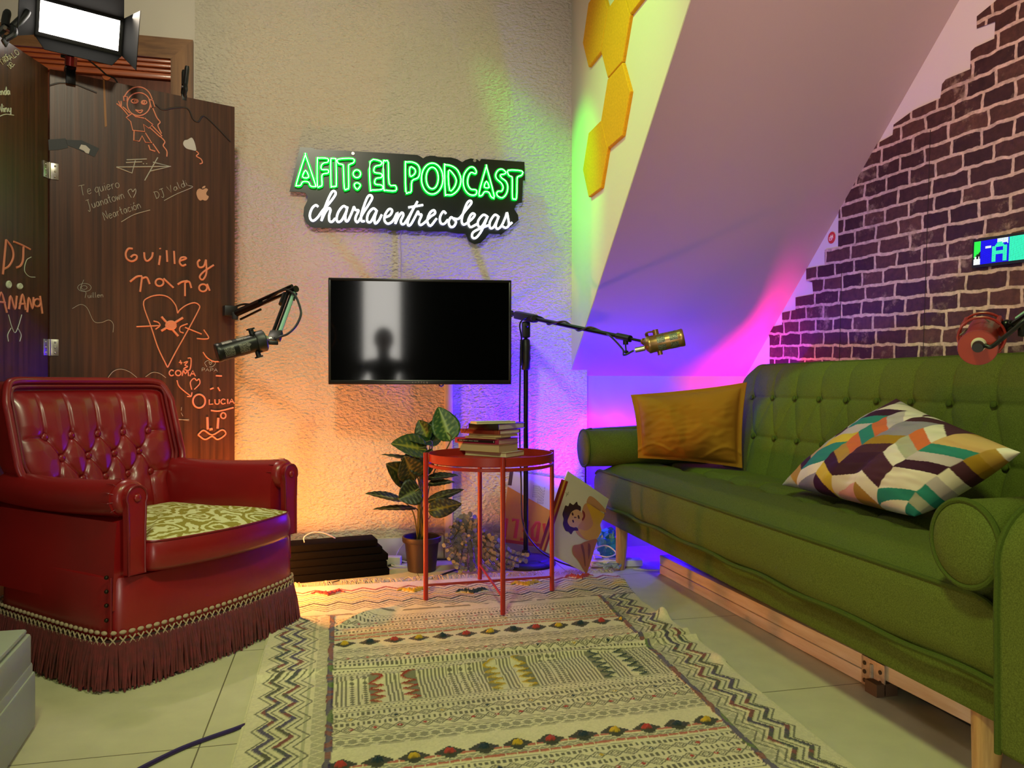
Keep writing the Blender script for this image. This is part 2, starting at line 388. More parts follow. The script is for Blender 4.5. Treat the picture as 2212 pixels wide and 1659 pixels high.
# worn, chalky patches
n3 = noise(nt, tc.outputs['Object'], 22, 8, 0.7); n4 = noise(nt, tc.outputs['Object'], 5, 2)
mu = nt.nodes.new('ShaderNodeMath'); mu.operation = 'MULTIPLY'; nt.links.new(n3.outputs['Fac'], mu.inputs[0]); nt.links.new(n4.outputs['Fac'], mu.inputs[1])
mr = nt.nodes.new('ShaderNodeMapRange'); mr.inputs['From Min'].default_value = 0.305; mr.inputs['From Max'].default_value = 0.40; nt.links.new(mu.outputs[0], mr.inputs['Value'])
mk = nt.nodes.new('ShaderNodeMath'); mk.operation = 'MULTIPLY'; mk.inputs[1].default_value = 0.7; nt.links.new(mr.outputs[0], mk.inputs[0])
mx = nt.nodes.new('ShaderNodeMix'); mx.data_type = 'RGBA'; mx.inputs['B'].default_value = (*lin('#9c8468'), 1)
nt.links.new(mk.outputs[0], mx.inputs['Factor']); nt.links.new(bt.outputs['Color'], mx.inputs['A'])
n5 = noise(nt, tc.outputs['Object'], 40, 6, 0.65)
mr5 = nt.nodes.new('ShaderNodeMapRange'); mr5.inputs['From Min'].default_value = 0.3; mr5.inputs['From Max'].default_value = 0.7; mr5.inputs['To Min'].default_value = 0.62; mr5.inputs['To Max'].default_value = 1.35
nt.links.new(n5.outputs['Fac'], mr5.inputs['Value'])
sc_ = nt.nodes.new('ShaderNodeVectorMath'); sc_.operation = 'SCALE'; nt.links.new(mx.outputs['Result'], sc_.inputs[0]); nt.links.new(mr5.outputs[0], sc_.inputs['Scale'])
nt.links.new(sc_.outputs[0], b.inputs['Base Color'])
bp = nt.nodes.new('ShaderNodeBump'); bp.inputs['Strength'].default_value = 0.15; bp.inputs['Distance'].default_value = 0.002
nt.links.new(n5.outputs['Fac'], bp.inputs['Height']); nt.links.new(bp.outputs['Normal'], b.inputs['Normal'])
b_ = MB(); b_.prism([(u, v, 0) for u, v in bm_pts], (0, 0, 0.0015))
mural = b_.build('brick_wallpaper', m, None, smooth=False)
mural.matrix_world = Matrix.Translation(mur_o) @ Matrix((MU, MV, MU.cross(MV))).transposed().to_4x4()
tag(mural, 'dark brick photo wallpaper with stepped torn edge on the right wall', 'wallpaper')
# seams of the overlapping paper strips
b_ = MB()
for u0, va_, vb_ in ((0.555, -0.2, 0.50), (1.005, -0.2, 0.90)):
    b_.box((u0, (va_ + vb_) / 2, 0.0018), (0.0022, vb_ - va_, 0.0012))
se = b_.build('paper_seam', mat('dark_seam', '#2a1a14', 0.8), mural, smooth=False)  # thin dark strips along the seams

# round red sticker beside the mural
c = Vector(onX(1797, 514, XR)); T = frame(c + Vector((-0.001, 0, 0)), (-1, 0, 0), (0, -1, 0))
b_ = MB(); b_.lathe([(0.0235, -0.0005), (0.0235, 0.0008)], T, 40)
st = single('round_sticker', b_, mat('red_sticker', '#c8352c', 0.4), 'small round red sticker with a white emblem beside the brick wallpaper edge', 'sticker')
b_ = MB()
for pts in ([(-.013, -.009), (-.013, .004), (-.007, .004)], [(-.013, -.009), (.003, -.009), (.003, -.005)], [(-.004, -.005), (-.004, .010), (.009, .010), (.009, -.003), (-.004, -.003)], [(0.0, .0), (0.0, .006), (.005, .006), (.005, .001)]):
    b_.tube([T @ Vector((x, y, 0.0012)) for x, y in pts], 0.0012, 5)
b_.build('emblem', mat('white_print', '#efe6dc', 0.5), st)

# ================================================================ HEXAGON PANELS
M_FELT = mat('yellow_felt', '#d99a1c', 0.9, var=(120, 0.10), bump=(300, 0.25, 0.001), spec=0.2)
M_FELTE = mat('felt_edge', '#a8641a', 0.9)
hx = [(3.035, 1.700, 'lowest of the mustard hexagon felt panels, end of the chain'), (2.796, 1.836, 'mustard hexagon felt panel, second from the bottom of the chain'),
      (2.796, 2.113, 'mustard hexagon felt panel, third from the bottom of the chain'), (2.556, 2.252, 'mustard hexagon felt panel at the top, cut by the photo edge, nearer the slope'),
      (3.036, 2.252, 'mustard hexagon felt panel at the top, cut by the photo edge, nearer the corner')]
for y, z, lb in hx:
    b_ = MB(); rr = 0.1578
    ring = lambda r, x: [(x, y + r * math.cos(R(60 * k)), z + r * math.sin(R(60 * k))) for k in range(6)]
    b_.add(ring(rr, XG) + ring(rr, XG - 0.011) + ring(rr - 0.003, XG - 0.014),
           [tuple((k, (k + 1) % 6, 6 + (k + 1) % 6, 6 + k)) for k in range(6)] + [tuple((6 + k, 6 + (k + 1) % 6, 12 + (k + 1) % 6, 12 + k)) for k in range(6)] + [tuple(range(12, 18)), tuple(range(6))])
    single('hexagon_panel', b_, M_FELT, lb, 'acoustic panel', 'hexagon felt panels on the side wall', smooth=False)

# ================================================================ LED MATRIX DISPLAY on the brick wallpaper
dl = [onX(2108, 580, XR), onX(2110, 519, XR), onX(2212, 492, XR), onX(2212, 568, XR)]
d0 = Vector(dl[0]); du = (Vector(dl[3]) - d0).normalized(); dh = (Vector(dl[1]) - d0).length; dv = Vector((-1, 0, 0)).cross(du) * 1.0
if dv.z < 0: dv = -dv
W_, n_ = 0.36, Vector((-1, 0, 0))
led = thing('led_display', tuple(d0), 'blue and green glowing LED matrix sign on the brick wallpaper', 'LED sign')
def dp(u, v, w): return d0 + du * u + dv * v + n_ * w
b_ = MB(); pr = crom([(0.004, 0.0), (W_, 0.0), (W_, dh), (0.004, dh), (0, dh - 0.004), (0, 0.004)], 1, True)
b_.prism([dp(u, v, 0.003) for u, v in pr], n_ * 0.012); b_.build('case', mat('black_plastic', '#0b0b0b', 0.35), led, smooth=False)
NR = 20; pit = (dh - 0.016) / NR; NCOL = int((W_ - 0.010) / pit)
def glyph(i, j):
    """column, row (0 at the bottom) -> colour of the dot"""
    x, y = i, j
    if x < 7:
        if y > 8 + 0.8 * (x - 3) or (y > 7 and x < 2): return (0.02, 1.0, 0.06)
        if y < 5 + (2 if x in (1, 2, 5) else 0): return (1.0, 1.0, 1.0)
        return (0.0, 0.01, 0.0)
    blue, teal, white = (0.0, 0.0, 0.75), (0.03, 0.85, 0.45), (0.7, 0.9, 1.0)
    if 12 <= x <= 17 and 13 <= y <= 14: return white
    if 24 <= x <= 34 and y >= 17 - (x - 24) * .2: return white
    if 19 <= x <= 33:
        if y < 1: return blue
        if (x <= 22 or 30 <= x) and y <= 13: return teal
        if 13 <= y <= 17 and 21 + (y - 13) * .7 <= x <= 31 - (y - 13) * .7: return teal
        if 7 <= y <= 9: return teal
        return blue
    if x >= 36: return teal
    return blue
b_ = MB(); cols = []
for i in range(NCOL):
    for j in range(NR):
        u = 0.006 + (i + .5) * pit; v = 0.008 + (j + .5) * pit; h = pit * 0.40; c = glyph(i, j)
        b_.add([dp(u - h, v - h, .0155), dp(u + h, v - h, .0155), dp(u + h, v + h, .0155), dp(u - h, v + h, .0155)], [(0, 1, 2, 3)]); cols += [c] * 4
m = mat('led_dots', (0, 0, 0), 0.6); at = m.node_tree.nodes.new('ShaderNodeAttribute'); at.attribute_name = 'col'
m.node_tree.links.new(at.outputs['Color'], m.node_tree.nodes['Principled BSDF'].inputs['Emission Color']); m.node_tree.nodes['Principled BSDF'].inputs['Emission Strength'].default_value = 1.7
b_.build('dot_matrix', m, led, smooth=False, cols=np.array(cols))
# ================================================================ FOLDING SCREEN with chalk marks
M_BOARD = wood('dark_stained_plywood', '#57341e', '#331c0f', 2.2, rough=0.36, ax=(34, 34, 0.7), coat=0.2)
P0 = Vector((-0.971, 2.915, 0)); PRt = Vector((-0.398, 3.159, 0)); PLt = Vector((-1.120, 2.30, 0))
d2 = (PRt - P0).normalized(); n2 = Vector((d2.y, -d2.x, 0)); d1 = (PLt - P0).normalized(); n1 = Vector((-d1.y, d1.x, 0))
SCR_H = 1.849; Z0 = 0.025
scr = thing('folding_screen', (-0.971, 2.915, 0), 'tall dark wooden folding screen covered in chalk drawings, behind the red armchair', 'folding screen')
def board(nm, o, d, n, w):
    b_ = MB(); b_.prism([o + d * 0.004 + Vector((0, 0, Z0)), o + d * w + Vector((0, 0, Z0)), o + d * w + Vector((0, 0, SCR_H)), o + d * 0.004 + Vector((0, 0, SCR_H))], -n * 0.02)
    return b_.build(nm, M_BOARD, scr, smooth=False)
p2 = board('panel', P0, d2, n2, (PRt - P0).length); p1 = board('panel', P0, d1, n1, 0.62)
M_RUB = mat('black_rubber', '#0d0d0d', 0.8)
for o, d, n, w in ((P0, d2, n2, 0.62), (P0, d1, n1, 0.62)):
    for s in (0.05, w - 0.05): b_ = MB(); b_.rbox(o + d * s - n * 0.01 + Vector((0, 0, Z0 / 2)), (0.03, 0.02, Z0), 0.003); b_.build('foot', M_RUB, scr)
def s2(x, y, off=0.0012): return on_plane(x, y, P0, n2) + np.array(n2) * off
def s1(x, y, off=0.0012): return on_plane(x, y, P0, n1) + np.array(n1) * off
# hinges
M_STEEL = mat('zinc_steel', '#b9b3a8', 0.35, 1.0)
for zc in (1.50, 1.145 - 0.25):
    b_ = MB()
    for d, n in ((d2, n2), (d1, n1)):
        b_.rbox(P0 + d * 0.017 + n * 0.0015 + Vector((0, 0, zc)), (0.026, 0.003, 0.056), 0.001, axes((0, 0, 1), d))
        for k in (-0.018, 0, 0.018): b_.ball(P0 + d * 0.019 + n * 0.003 + Vector((0, 0, zc + k)), 0.0035, 8, 6)
    b_.tube([P0 + (n1 + n2) * 0.003 + Vector((0, 0, zc - 0.028)), P0 + (n1 + n2) * 0.003 + Vector((0, 0, zc + 0.028))], 0.004, 10)
    b_.build('hinge', M_STEEL, scr)

Z1 = lambda p: (p[0] * 0.28933, p[1] * 0.28933)
Z2 = lambda p: (p[0] * 0.28933, 440 + p[1] * 0.28933)
Z3 = lambda p: (p[0] * 0.30742, 780 + p[1] * 0.30742)
def circ(cx, cy, rx, ry, a0=0, a1=360, n=16): return [(cx + rx * math.cos(R(a0 + (a1 - a0) * k / n)), cy + ry * math.sin(R(a0 + (a1 - a0) * k / n))) for k in range(n + 1)]
def draw(mbd, fn, zf, strokes, r, smooth=True):
    for s in strokes:
        P = [fn(*zf(p)) for p in s]
        if smooth and len(P) > 2: P = crom(P, 4)
        mbd.tube(P, r, 6)
orange2 = MB()
draw(orange2, s2, Z1, [circ(1035, 780, 86, 86), circ(1005, 757, 25, 15), circ(1075, 767, 20, 14), circ(1012, 758, 8, 9, n=8), circ(1070, 765, 8, 9, n=8),
    [(930, 720), (955, 685), (1000, 655), (1060, 655), (1110, 690), (1137, 745)],
    [(1010, 822), (1040, 828), (1065, 824), (1045, 846), (1010, 822)]], 0.0022)
draw(orange2, s2, Z1, [[(922, 722), (950, 725), (948, 760), (925, 755), (922, 722)], [(1112, 745), (1140, 752), (1155, 800), (1130, 806), (1112, 745)],
    [(960, 868), (930, 830), (900, 800), (870, 775)], [(900, 800), (885, 757)], [(905, 800), (903, 757)], [(970, 850), (935, 815), (915, 800)],
    [(985, 850), (942, 880), (975, 910), (990, 975), (1080, 985), (1070, 930), (1110, 960), (1142, 933), (1080, 885)], [(985, 850), (1010, 872), (1075, 885)],
    [(1130, 935), (1210, 1020)], [(1118, 955), (1195, 1025)], [(1000, 980), (998, 1050), (1040, 1057), (1060, 1017), (1085, 1065), (1132, 1070), (1085, 995)],
    [(1108, 1085), (1120, 1120), (1158, 1132)], [(1140, 1075), (1190, 1147)]], 0.0022, False)
draw(orange2, s2, Z1, [[(1195, 1020), (1230, 1060), (1218, 1090), (1245, 1130), (1245, 1172)], [(1140, 810), (1170, 880), (1195, 915), (1178, 940), (1205, 1000)],
    [(1465, 1130), (1482, 1150), (1466, 1168), (1500, 1190), (1510, 1218), (1490, 1226)]], 0.0022)
draw(orange2, s2, Z2, [[(990, 338), (958, 338), (938, 372), (946, 412), (980, 432), (1015, 418), (1020, 392), (998, 385), (975, 402)], [(1075, 365), (1080, 412), (1100, 430), (1132, 402), (1140, 365)],
    [(1195, 390), (1185, 460)], [(1193, 333), (1196, 342)], [(1243, 350), (1248, 437)], [(1298, 355), (1303, 452)], [(1345, 428), (1388, 412), (1378, 402), (1350, 407), (1340, 440), (1360, 465), (1388, 456)],
    [(1492, 420), (1475, 440), (1485, 475), (1520, 470), (1537, 420)], [(1537, 420), (1540, 520), (1512, 570), (1490, 548), (1520, 510), (1595, 460)],
    [(970, 585), (1020, 547), (1060, 543)], [(1060, 545), (1045, 660)], [(1060, 560), (1095, 553), (1117, 602)], circ(1190, 590, 30, 27), [(1220, 560), (1295, 630)],
    [(1325, 605), (1360, 585), (1400, 578)], [(1380, 590), (1380, 692)], [(1380, 590), (1412, 585), (1428, 632)], circ(1515, 630, 30, 27), [(1545, 600), (1565, 652)]], 0.0036)
draw(orange2, s2, Z2, [[(1325, 820), (1310, 760), (1260, 702), (1190, 684), (1110, 702), (1070, 755), (1130, 930), (1180, 1080), (1250, 1225)], [(1250, 1225), (1310, 1110), (1400, 950), (1480, 800), (1487, 762), (1450, 741), (1390, 760), (1342, 795), (1325, 820)],
    [(1018, 920), (1190, 912)], [(1145, 878), (1180, 888), (1193, 912), (1160, 940)], [(1400, 898), (1347, 920), (1343, 955), (1370, 967)], [(1380, 925), (1505, 975)], [(1520, 942), (1557, 1000), (1530, 1012), (1468, 1008)],
    [(1320, 1320), (1340, 1370), (1425, 1440)], [(1432, 1410), (1425, 1440), (1395, 1440)], [(1430, 1390), (1420, 1335), (1448, 1305), (1468, 1322), (1485, 1310), (1490, 1345), (1450, 1388)],
    [(1335, 1185), (1360, 1190)], [(1345, 1170), (1352, 1202)], [(1370, 1190), (1400, 1180), (1380, 1207), (1400, 1217), (1370, 1235), (1415, 1242), (1425, 1160), (1400, 1155)],
    [(1515, 1110), (1545, 1150), (1590, 1178), (1640, 1180)]], 0.0024)
draw(orange2, s2, Z2, [[(1205, 845), (1330, 990)], [(1365, 853), (1203, 952)]], 0.0042, False)
draw(orange2, s2, Z2, [circ(1485, 1475, 46, 50)], 0.0036)
draw(orange2, s2, Z3, [[(1480, 348), (1540, 352), (1640, 328)], circ(1568, 384, 18, 20, n=10), [(1515, 104), (1558, 106)], [(1475, 200), (1500, 190)], [(1530, 185), (1545, 212)],
    [(1390, 520), (1430, 488), (1490, 520), (1560, 484), (1585, 514), (1530, 552), (1490, 530), (1440, 552), (1390, 520)]], 0.0030)
draw(orange2, s2, Z3, [[(1455, 395), (1458, 482)], [(1532, 400), (1527, 476)], [(1470, 482), (1492, 478)]], 0.0048, False)
draw(orange2, s2, Z2, [circ(1275, 910, 34, 28), circ(1275, 910, 20, 16), circ(1275, 910, 7, 6)], 0.0050)

# one-stroke handwriting
GL = {'T': [[(0, 1), (.8, 1)], [(.4, 1), (.36, 0)]], 'e': [[(.05, .28), (.5, .32), (.42, .5), (.2, .5), (.06, .25), (.2, 0), (.52, .1)]], 'q': [[(.5, .45), (.25, .5), (.05, .25), (.2, 0), (.45, .15), (.5, .5), (.46, -.4)]],
      'u': [[(.05, .5), (.08, .1), (.25, 0), (.42, .15), (.46, .5)], [(.46, .5), (.5, 0)]], 'i': [[(.1, .5), (.12, 0)], [(.1, .7), (.11, .75)]], 'r': [[(.05, .5), (.1, 0)], [(.08, .3), (.22, .5), (.38, .45)]],
      'o': [circ(.27, .25, .24, .25, 90, 450, 10)], 'J': [[(.1, 1), (.6, 1)], [(.4, 1), (.38, .1), (.2, -.25), (.02, -.05)]], 'a': [[(.46, .45), (.22, .5), (.05, .22), (.2, 0), (.42, .18), (.47, .5), (.52, 0)]],
      'n': [[(.05, .5), (.08, 0)], [(.08, .3), (.28, .5), (.44, .35), (.48, 0)]], 't': [[(.2, .9), (.2, .08), (.38, 0)], [(.02, .55), (.4, .58)]], 'w': [[(.02, .5), (.12, 0), (.28, .4), (.42, 0), (.56, .5)]],
      'N': [[(.05, 0), (.1, .95), (.55, .05), (.62, 1)]], 'c': [[(.45, .42), (.2, .5), (.04, .22), (.2, 0), (.46, .1)]], 'D': [[(.08, 1), (.05, 0)], [(.0, 1), (.45, .85), (.55, .4), (.3, .02), (0, 0)]],
      'V': [[(.02, 1), (.28, 0), (.55, 1)]], 'l': [[(.12, 1), (.12, .1), (.25, 0)]], 'd': [[(.45, .42), (.2, .5), (.05, .22), (.2, 0), (.42, .15), (.5, 1), (.5, 0)]], 'P': [[(.05, 0), (.06, 1), (.45, .85), (.4, .5), (.08, .45)]],
      'A': [[(0, 0), (.28, 1), (.55, 0)], [(.1, .4), (.46, .4)]], 'C': [[(.5, .85), (.25, 1), (.04, .5), (.22, 0), (.52, .15)]], 'O': [circ(.3, .5, .27, .45, 90, 450, 12)], 'M': [[(0, 0), (.1, 1), (.32, .4), (.55, 1), (.65, 0)]],
      'L': [[(.08, 1), (.06, 0), (.48, .05)]], 'U': [[(.05, 1), (.08, .2), (.28, 0), (.48, .2), (.5, 1)]], 'I': [[(.1, 1), (.1, 0)]], 'R': [[(.05, 0), (.06, 1), (.45, .85), (.4, .5), (.08, .45), (.5, 0)]], 'E': [[(.5, 1), (.06, 1), (.06, 0), (.5, 0)], [(.06, .5), (.4, .5)]],
      'Q': [circ(.3, .5, .27, .45, 90, 450, 12), [(.3, .3), (.6, -.1)]], 'ó': [circ(.27, .25, .24, .25, 90, 450, 10), [(.25, .65), (.4, .85)]], 'y': [[(.05, .5), (.12, .1), (.4, .1), (.46, .5)], [(.46, .5), (.42, -.35), (.1, -.3)]],
      '1': [[(.1, .8), (.25, 1), (.25, 0)]], 'p': [[(.06, .5), (.1, -.4)], [(.08, .4), (.3, .5), (.45, .28), (.3, .02), (.08, .1)]]}
def write(mbd, fn, zf, text, a, b, h, r, gap=0.14):
    """text along the line a -> b (zoom pixels), letter height h"""
    a = np.array(a, float); b = np.array(b, float); d = (b - a); L = np.linalg.norm(d); d /= L; up = np.array([d[1], -d[0]])
    ws = [0.35 if c == ' ' else max(p[0] for s in GL[c] for p in s) + gap for c in text]; k = L / sum(ws); x = 0
    for c, w in zip(text, ws):
        if c != ' ':
            for s in GL[c]:
                P = [fn(*zf(a + d * (x + p[0]) * k + up * p[1] * h)) for p in s]
                mbd.tube(crom(P, 3) if len(P) > 3 else P, r, 5)
        x += w
white2 = MB()
draw(white2, s2, Z1, [[(868, 1250), (1275, 1245)], [(945, 1196), (1095, 1190)], [(940, 1216), (1060, 1211)], [(1010, 1200), (985, 1295), (868, 1250)], [(1177, 1178), (1080, 1350)], [(1142, 1213), (1275, 1245), (1120, 1280)], [(1068, 1222), (1072, 1228)], [(1092, 1222), (1097, 1228)]], 0.0020, False)
write(white2, s2, Z1, 'Te quiero', (600, 1465), (900, 1400), 75, 0.0010)
write(white2, s2, Z1, 'Juanatown', (655, 1568), (935, 1480), 70, 0.0010)
write(white2, s2, Z1, 'Neartación', (780, 1648), (1058, 1552), 66, 0.0010)
write(white2, s2, Z1, 'DJ Valdi', (1165, 1485), (1405, 1385), 52, 0.0010)
draw(white2, s2, Z1, [[(980, 1478), (955, 1430), (980, 1415), (990, 1435), (1010, 1412), (1013, 1440), (995, 1478)], [(1225, 1500), (1320, 1450), (1436, 1400), (1405, 1388)], [(905, 1659), (1000, 1605), (1120, 1570)]], 0.0012)
draw(white2, s2, Z2, [[(540, 785), (600, 755), (650, 780), (700, 880), (760, 888), (812, 870), (845, 900), (843, 962)], circ(630, 628, 50, 30), circ(628, 628, 22, 14, n=10), [(625, 570), (600, 640), (640, 660), (635, 705)]], 0.0008)
write(white2, s2, Z2, 'uillen', (655, 705), (775, 700), 40, 0.0008)
write(white2, s2, Z2, 'PAPA', (1505, 1252), (1630, 1256), 24, 0.0009)
write(orange2, s2, Z2, 'COMA', (1258, 1285), (1468, 1290), 42, 0.0026)
write(orange2, s2, Z3, 'LUCIA', (1465, 305), (1655, 300), 34, 0.0026)
draw(white2, s2, Z2, [[(1545, 1220), (1528, 1190), (1555, 1172), (1570, 1190), (1585, 1172), (1608, 1190), (1590, 1215), (1560, 1222)], [(1558, 1185), (1570, 1205), (1585, 1182)]], 0.0010)
draw(white2, s2, Z3, [[(750, 130), (795, 75), (850, 58), (910, 78), (962, 118)], [(1022, 112), (1070, 82), (1120, 88), (1165, 118)], [(1210, 415), (1328, 412)], [(1245, 408), (1328, 420)], [(1275, 325), (1272, 350)], [(1272, 365), (1285, 388)]], 0.0010)
CH_O = mat('orange_paint_marker', '#dc8a66', 0.7); CH_W = mat('grey_white_chalk', '#a8a596', 0.8)
tag(orange2.build('chalk_drawing', CH_O, p2), 'orange drawings and writing'); tag(white2.build('chalk_writing', CH_W, p2), 'thin white handwriting')
orange1 = MB(); white1 = MB()
draw(orange1, s1, Z2, [[(42, 270), (30, 400), (18, 530)], [(42, 272), (85, 330), (95, 400), (65, 465), (22, 492)], [(98, 285), (160, 310), (222, 342)], [(172, 320), (168, 420), (150, 465), (118, 480)],
    [(-30, 780), (5, 665), (48, 815)], [(-15, 735), (35, 740)], [(62, 790), (75, 692), (108, 788), (122, 690)], [(140, 790), (165, 680), (188, 795)], [(140, 752), (185, 748)], [(200, 812), (212, 705), (238, 785), (247, 700)], circ(275, 742, 25, 28), [(296, 690), (313, 822)]], 0.0034, True)
draw(white1, s1, Z2, [circ(62, 605, 14, 20, n=10), circ(60, 605, 5, 8, n=8), circ(145, 618, 15, 14, n=10), circ(145, 618, 5, 5, n=8)], 0.0042)
draw(white1, s1, Z2, [[(60, 830), (85, 920), (110, 965), (135, 915), (160, 830)], [(80, 930), (55, 980), (60, 1030)], [(130, 930), (155, 980), (145, 1030)], [(260, 550), (215, 545), (180, 500), (195, 425), (230, 400)]], 0.0012)
write(white1, s1, Z1, 'enda', (-20, 712), (75, 708), 60, 0.0018); write(white1, s1, Z1, 'Niny', (-15, 840), (85, 838), 62, 0.0018)
draw(white1, s1, Z1, [[(-10, 872), (40, 855), (100, 862)]], 0.0014)
write(white1, s1, Z1, 'TARDE', (15, 490), (75, 435), 42, 0.0010); write(white1, s1, Z1, 'DEL', (75, 515), (110, 480), 34, 0.0010); write(white1, s1, Z1, 'ALO', (80, 455), (150, 400), 46, 0.0010)
tag(orange1.build('chalk_drawing', CH_O, p1), 'orange lettering'); tag(white1.build('chalk_writing', mat('pale_green_chalk', '#c9d3b4', 0.8), p1), 'pale handwriting')
# worn streak, stickers and tape on the right-hand board
b_ = MB(); b_.prism([s2(*Z1(p), .0004) for p in ((768, 590), (782, 600), (790, 760), (798, 945), (782, 950), (775, 800))], n2 * 0.0004); tag(b_.build('wood_streak', mat('worn_streak', '#8a5a22', 0.5), p2, smooth=False), 'pale worn streak')
M_STAIN = mat('dark_stain', '#1c100a', 0.5)
for q_ in ([(370, 640), (450, 622), (560, 632), (640, 662), (722, 695)], [(1160, 780), (1215, 822), (1300, 808), (1400, 812), (1440, 890), (1480, 912), (1520, 868), (1600, 935), (1720, 1060)]):
    b_ = MB(); draw(b_, lambda x, y: s2(x, y, .0002), Z1, [q_], 0.0032); b_.build('water_stain', M_STAIN, p2)
b_ = MB()
for q in ([(360, 1045), (490, 1035), (510, 1105), (440, 1120), (365, 1125)], [(490, 1045), (610, 1050), (740, 1110), (705, 1175), (600, 1125), (500, 1085)]): b_.prism([s2(*Z1(p), .0006) for p in q], n2 * 0.0006)
b_.build('black_tape', mat('black_tape', '#101214', 0.5), p2, smooth=False)
b_ = MB(); b_.prism([s2(*Z1(p), .0016) for p in ((590, 1112), (605, 1082), (640, 1088), (672, 1118), (662, 1150), (640, 1145), (625, 1128))], n2 * 0.0006); b_.build('torn_sticker', mat('torn_paper', '#b8b4aa', 0.7), p2, smooth=False)
b_ = MB(); b_.prism([s2(*Z1(p), .0012) for p in crom([(1400, 1045), (1430, 1030), (1450, 1060), (1462, 1105), (1462, 1127), (1430, 1122), (1390, 1110), (1367, 1080), (1375, 1052)], 3, True)], n2 * 0.0006)
b_.build('balloon_sticker', mat('balloon_white', '#b9b3a4', 0.6), p2, smooth=False)
b_ = MB()
b_.prism([s2(*Z1(p), .0012) for p in crom([(1512, 1418), (1535, 1408), (1552, 1418), (1540, 1440), (1542, 1458), (1558, 1470), (1545, 1495), (1528, 1500), (1512, 1494), (1495, 1500), (1478, 1485), (1466, 1450), (1472, 1422), (1490, 1410)], 3, True)], n2 * 0.0006)
b_.prism([s2(*Z1(p), .0012) for p in crom([(1508, 1410), (1514, 1395), (1532, 1390), (1528, 1404)], 3, True)], n2 * 0.0006)
b_.build('apple_sticker', mat('tan_sticker', '#c0906a', 0.6), p2, smooth=False)

# ================================================================ CLAMPS on the screen
M_BLACK = mat('matte_black_plastic', '#0c0d0d', 0.45); M_BLACKM = mat('black_metal', '#0a0a0b', 0.3, 0.4)
def clamp(loc, d, n, tilt, label, s=1.0):
    """spring clamp gripping the top edge of a board: handles up, jaws down"""
    t = thing('spring_clamp', tuple(loc), label, 'clamp', 'black spring clamps on the folding screen')
    L = Vector(loc); U = (Vector((0, 0, 1)) * math.cos(tilt) + d * math.sin(tilt)).normalized(); S = d
    for sg, nm in ((1, 'handle'), (-1, 'handle')):
        b_ = MB(); pts = [L + n * sg * 0.012 * s + U * 0.012 * s, L + n * sg * 0.022 * s + U * 0.045 * s, L + n * sg * 0.030 * s + U * 0.085 * s]
        b_.tube(crom(pts, 4), [0.012 * s] * 4 + [0.0115 * s] * 4 + [0.009 * s], 10, flat=(S, 0.9)); b_.build(nm, M_BLACK, t)
        b_ = MB(); pts = [L + n * sg * 0.012 * s + U * 0.012 * s, L + n * sg * 0.022 * s - U * 0.02 * s, L + n * sg * 0.0065 * s - U * 0.045 * s]
        b_.tube(crom(pts, 4), [0.010 * s] * 5 + [0.008 * s] * 4, 8); b_.rbox(L + n * sg * 0.0085 * s - U * 0.05 * s, (0.022 * s, 0.007 * s, 0.028 * s), 0.002, axes(U, d)); b_.build('jaw', M_BLACK, t)
    b_ = MB(); b_.tube([L - d * 0.013 * s, L + d * 0.013 * s], 0.006 * s, 12); b_.build('spring', M_STEEL, t); return t
q = Vector(on_plane(400, 213, P0, n2)); 
clamp(q - n2 * 0.01 + Vector((0, 0, 0.045)), d2, n2, R(3), 'small black spring clamp on the top edge of the screen, right of the video light', 0.85)
q = Vector(on_plane(24, 88, P0, n1)); q.z = SCR_H + 0.045
clamp(q - n1 * 0.01, d1, n1, R(-30), 'black spring clamp at the top left corner of the photo, on the near board', 1.1)

# ================================================================ VIDEO LIGHT clamped to the screen
lp = Vector(on_plane(152, 165, P0, n2)) - n2 * 0.01; lp.z = SCR_H
vl = thing('video_light', tuple(lp), 'glowing white LED video light with four black barn doors clamped on the screen', 'video light')
ctr = lp + n2 * 0.09 + Vector((0.022, 0, 0.135))
fz = Vector((0.30, -0.90, -0.22)).normalized()          # where the lit face looks
rx = Vector((0.95, 0.30, 0)); rx = (rx - fz * rx.dot(fz)).normalized(); ry = fz.cross(rx)
ca, sa = math.cos(R(-3)), math.sin(R(-3)); rx, ry = rx * ca + ry * sa, ry * ca - rx * sa
LM = Matrix((rx, ry, fz)).transposed(); LW, LH = 0.235, 0.100
def lq(x, y, z): return ctr + LM @ Vector((x, y, z))
b_ = MB(); b_.rbox(ctr - fz * 0.02, (LW + 0.03, LH + 0.03, 0.045), 0.008, LM); b_.build('housing', M_BLACK, vl)
b_ = MB(); b_.add([lq(-LW / 2, -LH / 2, .004), lq(LW / 2, -LH / 2, .004), lq(LW / 2, LH / 2, .004), lq(-LW / 2, LH / 2, .004)], [(0, 1, 2, 3)])
b_.build('diffuser', mat('lit_diffuser', (1, 1, 1), 0.5, emit=(1.0, 0.93, 0.84), estr=9.0), vl, smooth=False)
M_DOORM = mat('barn_door_metal', '#060605', 0.8, spec=0.15)
wv, hv, dp_ = LW / 2 + .012, LH / 2 + .012, 0.10
